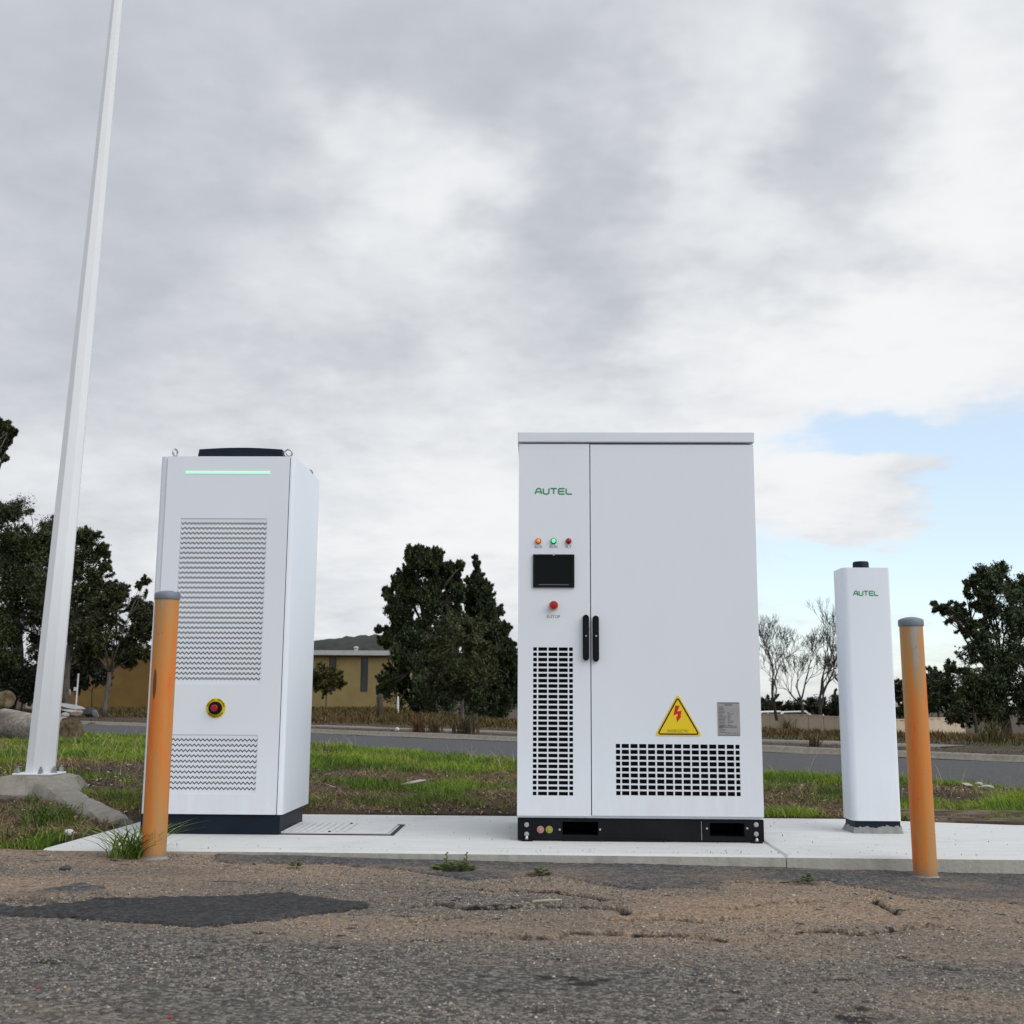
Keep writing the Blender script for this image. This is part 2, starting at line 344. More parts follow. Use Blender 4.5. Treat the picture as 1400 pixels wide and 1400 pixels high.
def concrete_mat(name, c1, c2, streak=True, bump=.25, stain=(.30, .29, .26)):
    m, nt, b = new_mat(name); N = nt.nodes; L = nt.links
    tc = N.new('ShaderNodeTexCoord'); mp = N.new('ShaderNodeMapping'); mp.inputs['Scale'].default_value = (1.2, 9, 4) if streak else (6, 6, 1.2); L.new(tc.outputs['Object'], mp.inputs[0])
    n = N.new('ShaderNodeTexNoise'); n.inputs['Scale'].default_value = 2.2; n.inputs['Detail'].default_value = 8; n.inputs['Roughness'].default_value = .62; L.new(mp.outputs[0], n.inputs['Vector'])
    mx = N.new('ShaderNodeMix'); mx.data_type = 'RGBA'; mx.inputs[6].default_value = (*c1, 1); mx.inputs[7].default_value = (*c2, 1)
    mr = N.new('ShaderNodeMapRange'); mr.inputs['From Min'].default_value = .3; mr.inputs['From Max'].default_value = .7; L.new(n.outputs['Fac'], mr.inputs['Value']); L.new(mr.outputs[0], mx.inputs[0])
    n3 = N.new('ShaderNodeTexNoise'); n3.inputs['Scale'].default_value = 1.7 if streak else 5; n3.inputs['Detail'].default_value = 10; n3.inputs['Roughness'].default_value = .7; L.new(tc.outputs['Object'], n3.inputs['Vector'])
    m3 = N.new('ShaderNodeMapRange'); m3.inputs['From Min'].default_value = .56; m3.inputs['From Max'].default_value = .80; m3.inputs['To Max'].default_value = .75; L.new(n3.outputs['Fac'], m3.inputs['Value'])
    mx2 = N.new('ShaderNodeMix'); mx2.data_type = 'RGBA'; mx2.inputs[7].default_value = (*stain, 1); L.new(m3.outputs[0], mx2.inputs[0]); L.new(mx.outputs[2], mx2.inputs[6])
    # pin holes and specks
    vo = N.new('ShaderNodeTexVoronoi'); vo.inputs['Scale'].default_value = 38; L.new(tc.outputs['Object'], vo.inputs['Vector'])
    m4 = N.new('ShaderNodeMapRange'); m4.inputs['From Min'].default_value = .05; m4.inputs['From Max'].default_value = .09; m4.inputs['To Min'].default_value = .5; m4.inputs['To Max'].default_value = 0; L.new(vo.outputs['Distance'], m4.inputs['Value'])
    mx3 = N.new('ShaderNodeMix'); mx3.data_type = 'RGBA'; mx3.inputs[7].default_value = (*[c*.6 for c in stain], 1); L.new(m4.outputs[0], mx3.inputs[0]); L.new(mx2.outputs[2], mx3.inputs[6])
    L.new(mx3.outputs[2], b.inputs['Base Color']); b.inputs['Roughness'].default_value = .85
    n2 = N.new('ShaderNodeTexNoise'); n2.inputs['Scale'].default_value = 70; n2.inputs['Detail'].default_value = 6; L.new(tc.outputs['Object'], n2.inputs['Vector'])
    bp = N.new('ShaderNodeBump'); bp.inputs['Strength'].default_value = bump; bp.inputs['Distance'].default_value = .006; L.new(n2.outputs['Fac'], bp.inputs['Height']); L.new(bp.outputs[0], b.inputs['Normal'])
    return m
M_SLAB = concrete_mat('pale_new_concrete', (.53, .545, .55), (.63, .645, .65), True, .35, (.36, .36, .345))
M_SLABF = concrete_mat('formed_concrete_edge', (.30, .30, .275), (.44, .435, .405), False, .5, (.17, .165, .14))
M_OLDC = concrete_mat('old_concrete', (.21, .195, .17), (.32, .30, .265), False, 1.0, (.09, .08, .06))
M_KERB = concrete_mat('kerb_concrete', (.16, .145, .12), (.27, .25, .22), False, .4, (.10, .08, .06))
M_PATH = concrete_mat('dusty_footpath', (.15, .14, .125), (.21, .20, .18), True, .4, (.11, .09, .065))
M_WHITE = mat('white_powder_coat', (.755, .81, .895), (.725, .78, .862), scale=1.6, rough=.30, bump=.10, bscale=2.6, lo=.3, hi=.7, stretch=(1, 1, .45))
def add_dust(m):
    nt = m.node_tree; N = nt.nodes; L = nt.links; b = N['Principled BSDF']; src = b.inputs['Base Color'].links[0].from_socket
    tc = N.new('ShaderNodeTexCoord'); sp = N.new('ShaderNodeSeparateXYZ'); L.new(tc.outputs['Object'], sp.inputs[0])
    mp = N.new('ShaderNodeMapping'); mp.inputs['Scale'].default_value = (14, 14, 2.5); L.new(tc.outputs['Object'], mp.inputs[0])
    n = N.new('ShaderNodeTexNoise'); n.inputs['Scale'].default_value = 1.5; n.inputs['Detail'].default_value = 9; n.inputs['Roughness'].default_value = .7; L.new(mp.outputs[0], n.inputs['Vector'])
    h = N.new('ShaderNodeMapRange'); h.inputs['From Min'].default_value = .55; h.inputs['From Max'].default_value = .12; L.new(sp.outputs[2], h.inputs['Value'])
    a = N.new('ShaderNodeMath'); a.operation = 'MULTIPLY'; L.new(n.outputs['Fac'], a.inputs[0]); L.new(h.outputs[0], a.inputs[1])
    k = N.new('ShaderNodeMapRange'); k.inputs['From Min'].default_value = .25; k.inputs['From Max'].default_value = .75; k.inputs['To Max'].default_value = .30; L.new(a.outputs[0], k.inputs['Value'])
    mx = N.new('ShaderNodeMix'); mx.data_type = 'RGBA'; mx.inputs[7].default_value = (.50, .46, .40, 1); L.new(k.outputs[0], mx.inputs[0]); L.new(src, mx.inputs[6]); L.new(mx.outputs[2], b.inputs['Base Color'])
add_dust(M_WHITE)
M_WHITE2 = mat('white_lid_paint', (.735, .79, .87), (.695, .75, .83), scale=3.0, rough=.4, stretch=(1, 1, 6))
M_BLACKM = mat('black_metal', (.006, .0075, .010), (.010, .012, .015), scale=6, rough=.6, bump=.05, bscale=200, spec=.12)
M_NAVY = mat('navy_plastic', (.005, .010, .020), (.008, .015, .028), scale=5, rough=.5, spec=.2)
M_DARK = mat('dark_interior', (.006, .006, .007), rough=1.0, spec=.05)
M_MESH = mat('dark_filter_mesh', (.010, .011, .012), (.028, .030, .032), scale=160, rough=.95, spec=.05)
M_STEEL = mat('galvanised_steel', (.52, .53, .55), (.40, .41, .43), scale=14, rough=.38, metal=.9)
M_GREEN = mat('green_print', srgb(30, 140, 88), rough=.5)
M_GREYP = mat('grey_print', (.16, .165, .18), rough=.6)
M_BLACKP = mat('black_print', (.02, .018, .015), rough=.6)
M_YEL = mat('yellow_sticker', srgb(228, 200, 20), rough=.45)
M_RED = mat('red_print', srgb(196, 22, 30), rough=.5)
M_REDP = mat('red_button_plastic', srgb(178, 16, 20), srgb(150, 12, 18), scale=20, rough=.35)
M_AMBER = mat('amber_lamp', srgb(225, 130, 40), rough=.25, emit=srgb(255, 150, 50), estr=.35)
M_GLAMP = mat('green_lamp', srgb(60, 200, 130), rough=.25, emit=srgb(110, 255, 180), estr=.75)
M_GRIM = mat('green_lamp_rim', srgb(16, 110, 60), rough=.3)
M_ARIM = mat('amber_lamp_rim', srgb(170, 90, 30), rough=.3)
M_RLAMP = mat('red_lamp', srgb(150, 14, 28), rough=.22)
M_SCREEN = mat('screen_glass', (.004, .006, .006), rough=.2, spec=.12)
M_PLATE = mat('aluminium_plate', (.36, .36, .37), (.31, .31, .32), scale=20, rough=.45, metal=.3)
M_LED = mat('green_led_strip', srgb(170, 245, 205), rough=.3, emit=srgb(165, 255, 200), estr=.5)
M_COPPER = mat('pink_earth_stud', srgb(185, 140, 130), rough=.4, metal=.4)
M_MORTAR = mat('grey_mortar', (.20, .205, .21), (.27, .275, .28), scale=18, rough=.95, bump=.5, bscale=45)
M_CAP = mat('bollard_cap_grey', (.13, .16, .21), (.17, .20, .25), scale=12, rough=.5)
M_POLE = mat('white_pole_paint', (.79, .82, .865), (.75, .78, .825), scale=3, rough=.38, stretch=(4, 4, .4), lo=.4, hi=.7)
M_BARK = mat('grey_bark', (.055, .047, .04), (.15, .135, .12), scale=3, rough=.9, stretch=(6, 6, 1), bump=.6, bscale=30)
M_DBARK = mat('dark_bark', (.035, .028, .022), (.075, .06, .05), scale=3, rough=.95, stretch=(6, 6, 1))
M_TWIG = mat('bare_twigs', (.035, .030, .028), (.06, .05, .045), scale=2, rough=.9)
M_LEAF = attr_mat('leaves', .5)
M_BLADE = attr_mat('grass_blades', .6, trans=.22)
M_BITS = attr_mat('litter_bits', .85)
M_STONE = attr_mat('stone_chips', .9)

# ------------------------------------------------------------------ ground sheets
def axis(*segs):
    o = []
    for a, b, n in segs: o.append(np.linspace(a, b, n, endpoint=False))
    o.append(np.array([segs[-1][1]])); return np.concatenate(o)
def build_ground():
    xs = axis((-900, -120, 14), (-120, -30, 30), (-30, -10, 60), (-10, 8, 220), (8, 30, 60), (30, 120, 24), (120, 900, 12))
    ys = axis((-300, 0, 10), (0, 5.4, 8), (5.4, 17, 150), (17, 40, 110), (40, 140, 60), (140, 900, 20))
    X, Yy = np.meshgrid(xs, ys); s = (X+Yy)*SQ
    z = np.where(s < (S0+S1)/2, z_verge(X, Yy), z_far(X, Yy))
    inroad = (s > S0-.05) & (s < S1+.10); z = np.where(inroad, -.32, z)
    z = np.where(Yy < 5.62, -.35, z)
    sd_ = poly_sd(X, Yy, SLAB); z = np.where(sd_ > -.03, -.15, z)
    z = np.where((np.hypot(X, Yy) > 250), z*0+.2, z)
    m, nt, b = new_mat('soil_and_mulch'); N = nt.nodes; L = nt.links
    tc = N.new('ShaderNodeTexCoord')
    n = N.new('ShaderNodeTexNoise'); n.inputs['Scale'].default_value = 1.3; n.inputs['Detail'].default_value = 10; n.inputs['Roughness'].default_value = .7; L.new(tc.outputs['Object'], n.inputs['Vector'])
    cr = N.new('ShaderNodeValToRGB'); e = cr.color_ramp.elements; e[0].position = .3; e[0].color = (.028, .017, .010, 1); e[1].position = .72; e[1].color = (.10, .062, .036, 1)
    e2 = cr.color_ramp.elements.new(.5); e2.color = (.05, .032, .018, 1)
    L.new(n.outputs['Fac'], cr.inputs[0]); L.new(cr.outputs[0], b.inputs['Base Color']); b.inputs['Roughness'].default_value = .95
    n2 = N.new('ShaderNodeTexNoise'); n2.inputs['Scale'].default_value = 24; n2.inputs['Detail'].default_value = 8; L.new(tc.outputs['Object'], n2.inputs['Vector'])
    bp = N.new('ShaderNodeBump'); bp.inputs['Strength'].default_value = 1; bp.inputs['Distance'].default_value = .04; L.new(n2.outputs['Fac'], bp.inputs['Height']); L.new(bp.outputs[0], b.inputs['Normal'])
    V = np.stack([X.ravel(), Yy.ravel(), z.ravel()], 1)
    o = np_mesh('ground', V, grid_faces(len(xs), len(ys)), m, smooth=True); struct(o)
build_ground()

# broken edges and cracks of the old seal, as ground polylines
def gl(*pts, z=-.06): return [on(px, py, z) for px, py in pts]
CRACKS = [  # (polyline, half width, depth, ledge drop on the near side)
    (gl((560, 1240), (600, 1238), (640, 1240), (690, 1239), (730, 1237), (790, 1236), (835, 1238), (848, 1247)), .020, .020, .010),
    (gl((590, 1218), (640, 1215), (700, 1215), (760, 1218), (790, 1223), (822, 1228)), .016, .014, .008),
    (gl((825, 1252), (880, 1250), (940, 1252), (970, 1256), (1010, 1252)), .014, .012, .008),
    (gl((1000, 1241), (1030, 1237), (1060, 1233), (1095, 1230)), .020, .018, .008),
    (gl((700, 1280), (760, 1282), (780, 1274), (830, 1273), (915, 1276), (1000, 1278)), .016, .008, .012),
    (gl((1080, 1270), (1130, 1269), (1165, 1272), (1215, 1265), (1262, 1258)), .018, .010, .010),
    (gl((0, 1243), (25, 1246), (60, 1249), (90, 1248)), .016, .012, .006),
    (gl((1060, 1340), (1110, 1336), (1165, 1335)), .014, .007, .004),
    (gl((555, 1262), (590, 1259), (622, 1256)), .012, .010, .006),
    (gl((1230, 1245), (1215, 1240), (1195, 1233), (1205, 1228)), .014, .012, .006),
]
LUMPS = [(130, 1250, .35, .012), (760, 1205, .10, .014), (610, 1220, .12, .012), (1200, 1230, .18, .012), (1080, 1236, .12, .012), (880, 1222, .14, .008), (1160, 1205, .2, .010)]
def asphalt_height(X, Yy):
    z = z_asphalt(X).copy()
    z += .018*(fbm(X*.9, Yy*1.4, 4, 0)-.5)+.010*(fbm(X*5, Yy*7, 4, 1)-.5)+.005*(fbm(X*34, Yy*34, 3, 2)-.5)
    wx = .05*(fbm(X*6, Yy*6, 3, 3)-.5)*2; wy = .06*(fbm(X*7+9, Yy*7, 4, 0)-.5)*2
    for pl, hw, dep, drop in CRACKS:
        d, sg = line_d(X+wx, Yy+wy, pl)
        z -= dep*2.2*np.exp(-(d/(hw*.62))**2)*(.3+1.4*vnoise(X*22, Yy*22, 2)); near = (sg < 0)
        z -= np.where(near, drop*np.exp(-(d/.16)**2), 0)
    for px, py, r, hgt in LUMPS:
        c = on(px, py, -.06); z += hgt*np.exp(-(((X-c[0])/r)**2+((Yy-c[1])/(r*.6))**2))*(.5+vnoise(X*40, Yy*40, 1))
    return z
def crack_tar_shade(X, Yy):
    """bared bitumen and painted shade of the broken edges: in the cracks and in a few open pits"""
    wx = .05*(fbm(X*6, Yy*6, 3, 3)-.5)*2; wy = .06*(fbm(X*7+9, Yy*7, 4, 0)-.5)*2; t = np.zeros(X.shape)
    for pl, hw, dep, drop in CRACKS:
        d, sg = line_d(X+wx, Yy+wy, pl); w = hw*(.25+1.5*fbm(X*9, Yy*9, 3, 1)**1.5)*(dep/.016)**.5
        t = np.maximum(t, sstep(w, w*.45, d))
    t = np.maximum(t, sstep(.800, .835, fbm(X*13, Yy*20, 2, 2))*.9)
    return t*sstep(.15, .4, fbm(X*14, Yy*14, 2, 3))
def build_asphalt():
    xs = axis((-60, -12, 16), (-12, -3.2, 60), (-3.2, 3.6, 640), (3.6, 12, 50), (12, 60, 16))
    ys = axis((-40, -2, 16), (-2, 2.2, 30), (2.2, 4.1, 170), (4.1, 5.25, 290), (5.25, 5.78, 54))
    X, Yy = np.meshgrid(xs, ys)
    z = asphalt_height(X, Yy)
    z = np.where(Yy > 5.62, np.minimum(z, z-.10*(Yy-5.62)), z)
    V = np.stack([X.ravel(), Yy.ravel(), z.ravel()], 1)
    o = np_mesh('asphalt', V, grid_faces(len(xs), len(ys)), M_ASPH, smooth=True); struct(o)
    a = o.data.attributes.new('dust', 'FLOAT', 'POINT')
    dust = -.06+.26*sstep(3.2, 4.6, Yy+.9*(fbm(X*.7, Yy*2.0, 5, 2)-.5)*2)+.06*sstep(-1, 1.5, X)+.35*(fbm(X*1.1+4, Yy*3.2, 5, 1)-.5)
    a.data.foreach_set('value', dust.ravel().astype(np.float32))
    a = o.data.attributes.new('tar_shade', 'FLOAT', 'POINT'); a.data.foreach_set('value', crack_tar_shade(X, Yy).ravel().astype(np.float32))
build_asphalt()
def patch(name, pxpoly, m, label, rise=.006, warp=.05, z0=-.05, step=.011):
    P = [on(px, py, z0) for px, py in pxpoly]; xs = np.arange(min(p[0] for p in P)-.1, max(p[0] for p in P)+.1, step); ys = np.arange(min(p[1] for p in P)-.1, min(5.62, max(p[1] for p in P)+.1), step)
    X, Yy = np.meshgrid(xs, ys); sd_ = poly_sd(X+warp*1.6*(fbm(X*5, Yy*5, 5, 3, .65)-.5)*2, Yy+warp*1.8*(fbm(X*5+7, Yy*5+3, 5, 0, .7)-.5)*2, P)
    z = asphalt_height(X, Yy)+rise*sstep(-.004, .03, sd_)-.012*(sd_ < .004)+.004*(fbm(X*3, Yy*6, 3, 1)-.5)
    keep = (sd_ > -.012).ravel(); F = grid_faces(len(xs), len(ys)); F = F[keep[F].all(1)]
    used = np.unique(F); remap = -np.ones(X.size, int); remap[used] = np.arange(len(used))
    V = np.stack([X.ravel(), Yy.ravel(), z.ravel()], 1)[used]
    o = np_mesh(name, V, remap[F], m, smooth=True); struct(o); o['label'] = label
    a = o.data.attributes.new('dust', 'FLOAT', 'POINT'); a.data.foreach_set('value', (.8*(fbm(V[:, 0]*2.2, V[:, 1]*5, 5, 2)-.5)+.14*sstep(.12, .0, np.abs(sd_.ravel()[used]))).astype(np.float32))
    return o
patch('asphalt_patch', [(-60, 1252), (60, 1249), (150, 1243), (215, 1236), (330, 1230), (400, 1229), (470, 1234), (505, 1238), (480, 1247), (430, 1256), (380, 1264), (300, 1274), (250, 1279), (170, 1272), (90, 1268), (-60, 1262)], M_PATCH, 'dark bitumen repair patch on worn asphalt', .009)
patch('asphalt_patch', [(5, 1232), (60, 1225), (120, 1219), (150, 1223), (80, 1236), (60, 1246), (5, 1243)], M_STRIP, 'small grey asphalt patch near the left edge', .006)
patch('asphalt_strip', [(235, 1160), (330, 1160), (520, 1164), (700, 1168), (900, 1172), (1100, 1176), (1460, 1180), (1460, 1226), (1320, 1223), (1255, 1222), (1200, 1211), (1110, 1203), (1010, 1207), (985, 1213), (930, 1214), (850, 1210), (800, 1205), (740, 1196), (640, 1203), (560, 1196), (470, 1186), (390, 1186), (330, 1190), (280, 1186), (300, 1178)], M_STRIP, 'grey asphalt strip laid along the slab edge', .010)

# road behind the verge, kerb and footpath: sheets extruded along the road's direction
TD = np.array([SQ, -SQ])
def along(name, prof, t0, t1, nseg, m, wob=0.0, zf=None):
    """prof: list of (s, z) across the road"""
    t = np.linspace(t0, t1, nseg); V = []
    for tt in t:
        for s, z in prof:
            p = np.array([SQ, SQ])*s+TD*tt; dz = wob*(float(vnoise(np.array(tt*.9), np.array(s*3.0)))-.5)
            V.append((p[0], p[1], z+dz+(zf(p[0], p[1]) if zf else 0)))
    return struct(np_mesh(name, np.array(V), grid_faces(len(prof), nseg), m))
o = along('road', [(S0-.4, -.155), (S0+.5, -.14), ((S0+S1)/2, -.09), (S1-.4, -.125), (S1-.28, -.13)], -150, 120, 60, M_ROAD)
o.data.attributes.new('dust', 'FLOAT', 'POINT')
along('kerb', [(S1-.17, -.128), (S1-.16, -.113), (S1-.02, -.118), (S1+.015, -.055), (S1+.04, -.030), (S1+.17, -.026), (S1+.18, -.12)], -150, 120, 400, M_KERB, .018)
for t0, t1 in ((-30, -9.5), (-4.0, 4.5), (7.0, 30)):
    along('footpath', [(S1+1.5, -.09), (S1+1.52, .000), (S1+2.6, .004), (S1+2.62, -.09)], t0, t1, 60, M_PATH, .03)

# ------------------------------------------------------------------ concrete slab in two pours
def prism_xy(poly, z0, z1, bev=.012):
    mb = MB(); c = np.mean(poly, 0); n = len(poly)
    ins = []
    for i in range(n):
        a, b, d = np.array(poly[i-1]), np.array(poly[i]), np.array(poly[(i+1) % n])
        e1 = (b-a)/np.linalg.norm(b-a); e2 = (d-b)/np.linalg.norm(d-b); n1 = np.array([-e1[1], e1[0]]); n2 = np.array([-e2[1], e2[0]]); k = (n1+n2)/(1+n1@n2); ins.append(b+k*bev)
    V = [(*p, z0) for p in poly]+[(*p, z1-bev) for p in poly]+[(*p, z1) for p in ins]
    F = [(i, (i+1) % n, n+(i+1) % n, n+i) for i in range(n)]+[(n+i, n+(i+1) % n, 2*n+(i+1) % n, 2*n+i) for i in range(n)]+[tuple(2*n+i for i in range(n))]
    return mb.add(V, F)
JX0, JX1 = 1.178, 1.19          # joint (front, back)
def slab_section(poly, label, seed):
    mb = prism_xy(poly, -.2, 0.0, .010)
    o = mb.build('concrete_slab', M_SLAB); struct(o); o['label'] = label
    o.data.materials.append(M_SLABF)
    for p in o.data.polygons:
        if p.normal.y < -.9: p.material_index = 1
    return o
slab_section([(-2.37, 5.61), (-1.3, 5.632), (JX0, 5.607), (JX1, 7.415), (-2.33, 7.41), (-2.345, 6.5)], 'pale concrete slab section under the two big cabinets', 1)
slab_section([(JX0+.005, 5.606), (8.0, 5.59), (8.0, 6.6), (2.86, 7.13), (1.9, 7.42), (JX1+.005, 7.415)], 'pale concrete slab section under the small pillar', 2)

def pit_cover():
    a = on(384, 1141.5, 0); b = on(533, 1141.8, 0); c = on(546, 1128.5, 0)
    x0, x1, y0, y1 = a[0]-.03, b[0], b[1], c[1]
    t = thing('pit_cover', 'pale ribbed pit lid set in the slab beside the tall left cabinet', 'pit cover', ((x0+x1)/2, (y0+y1)/2, 0))
    off = ((x0+x1)/2, (y0+y1)/2, 0)
    f = MB(); w = .022
    f.box((x0-w, y0-w, -.05), (x1+w, y0, .004)); f.box((x0-w, y1, -.05), (x1+w, y1+w, .004)); f.box((x1, y0, -.05), (x1+w, y1, .0035)); f.box((x0-w, y0, -.05), (x0, y1, .0035))
    sub(f, off).build('frame', M_BLACKM, t)
    l = MB(); l.box((x0+.006, y0+.010, -.04), (x1-.014, y1-.006, .012), .003)
    lo = sub(l, off).build('lid', mat('lid_paint', (.60, .61, .63), (.52, .53, .55), scale=6, rough=.6), t)
    for i in range(9):
        r = MB(); xx = x0+.03+i*.04; r.box((xx, y0+.03, .0125), (xx+.016, y1-.03, .018), .002); sub(r, off).build('rib', lo.data.materials[0], lo)
    for xx in (x0+.28, x0+.33):
        k = MB(); k.lathe([(.008, .0122), (.008, .016), (.004, .018)], (xx, (y0+.02 if xx < x0+.3 else y1-.05), 0), n=10); sub(k, off).build('lifting_key_hole', M_BLACKM, lo)
pit_cover()

# ------------------------------------------------------------------ lettering helpers (all flat print, on the surface, facing -Y)
def text_part(body, x, z, y, height, m, parent, off, name='lettering', align='CENTER', width=None):
    cu = bpy.data.curves.new('t', 'FONT'); cu.body = body; cu.align_x = align; cu.size = 1.0; cu.resolution_u = 2
    ob = bpy.data.objects.new('t', cu); COL.objects.link(ob)
    me = bpy.data.meshes.new_from_object(ob.evaluated_get(bpy.context.evaluated_depsgraph_get())); bpy.data.objects.remove(ob); bpy.data.curves.remove(cu)
    n = len(me.vertices); V = np.empty(n*3); me.vertices.foreach_get('co', V); V = V.reshape(-1, 3)
    hh = V[:, 1].max()-V[:, 1].min() or 1; k = height/hh; kx = (width/(V[:, 0].max()-V[:, 0].min())) if width else k
    if align == 'CENTER': V[:, 0] -= (V[:, 0].max()+V[:, 0].min())/2
    V[:, 1] -= (V[:, 1].max()+V[:, 1].min())/2
    Q = np.stack([V[:, 0]*kx+x-off[0], np.full(n, y-off[1]), V[:, 1]*k+z-off[2]], 1)
    me.vertices.foreach_set('co', Q.ravel()); me.update(); me.name = name
    return link(name, me, m, parent)
def stroke(mb, pts, w, y, closed=False):
    """flat polyline of width w in the x-z plane"""
    P = [np.array(p, float) for p in pts]; n = len(P)
    L_ = []; R_ = []
    for i in range(n):
        if closed: a, b, c = P[i-1], P[i], P[(i+1) % n]
        else: a, b, c = P[max(i-1, 0)], P[i], P[min(i+1, n-1)]
        e1 = b-a if np.any(b != a) else c-b; e2 = c-b if np.any(c != b) else e1
        e1 = e1/np.linalg.norm(e1); e2 = e2/np.linalg.norm(e2); n1 = np.array([-e1[1], e1[0]]); n2 = np.array([-e2[1], e2[0]]); k = (n1+n2)/max(.4, 1+n1@n2)
        L_.append(b+k*w/2); R_.append(b-k*w/2)
    V = [(p[0], y, p[1]) for p in L_]+[(p[0], y, p[1]) for p in R_]
    m_ = n if closed else n-1
    return mb.add(V, [(i, n+i, n+(i+1) % n, (i+1) % n) for i in range(m_)])
def logo(x0, z0, w, h, y, parent, off):
    """five green block capitals A U T E L"""
    mb = MB(); u = w/5.6; s = h*.19
    T = lambda q, ox: [(x0+(ox+px)*u, z0+s/2+pz*(h-s)) for px, pz in q]
    stroke(mb, T([(0, 0), (.20, .66), (.28, .88), (.42, 1), (.66, 1), (.80, .9), (.85, .70), (.95, 0)], .06), s, y); stroke(mb, T([(.20, .38), (.88, .38)], .06), s, y+.0002)
    stroke(mb, T([(0, 1), (0, .28), (.05, .08), (.20, 0), (.62, 0), (.77, .08), (.82, .28), (.82, 1)], 1.30), s, y)
    stroke(mb, T([(0, 1), (.98, 1)], 2.34), s, y); stroke(mb, T([(.49, 1), (.49, 0)], 2.34), s, y+.0002)
    stroke(mb, T([(.90, 1), (.22, 1), (.06, .9), (0, .7), (0, .3), (.06, .1), (.22, 0), (.90, 0)], 3.54), s, y); stroke(mb, T([(0, .5), (.86, .5)], 3.54), s, y+.0002)
    stroke(mb, T([(0, 1), (0, .28), (.06, .08), (.22, 0), (.86, 0)], 4.68), s, y)
    return sub(mb, off).build('logo', M_GREEN, parent, fix=False)

def perforated(mb, x0, x1, z0, z1, y, holes_x, holes_z, depth):
    """plate x0..x1, z0..z1 at y with rectangular holes (spans), with walls going back by depth"""
    xs = [x0]+[v for a in holes_x for v in a]+[x1]; zs = [z0]+[v for a in holes_z for v in a]+[z1]
    nx = len(xs); V = [(x, y, z) for z in zs for x in xs]; F = []; nf = len(V); V += [(x, y+depth, z) for z in zs for x in xs]
    for j in range(len(zs)-1):
        for i in range(nx-1):
            a = j*nx+i; q = (a, a+1, a+nx+1, a+nx)
            if i % 2 == 1 and j % 2 == 1:
                for k in range(4): p, r = q[k], q[(k+1) % 4]; F.append((p, r, r+nf, p+nf))
            else: F.append(q)
    o = [0, nx-1, len(zs)*nx-1, (len(zs)-1)*nx]
    for k in range(4): p, r = o[k], o[(k+1) % 4]; F.append((r, p, p+nf, r+nf))
    return mb.add(V, F)
def ellipse_prism(mb, cx, cz, rx, rz, y0, y1, n=28):
    return mb.prism([(cx+rx*math.cos(2*math.pi*k/n), y0, cz+rz*math.sin(2*math.pi*k/n)) for k in range(n)], (0, y1-y0, 0))

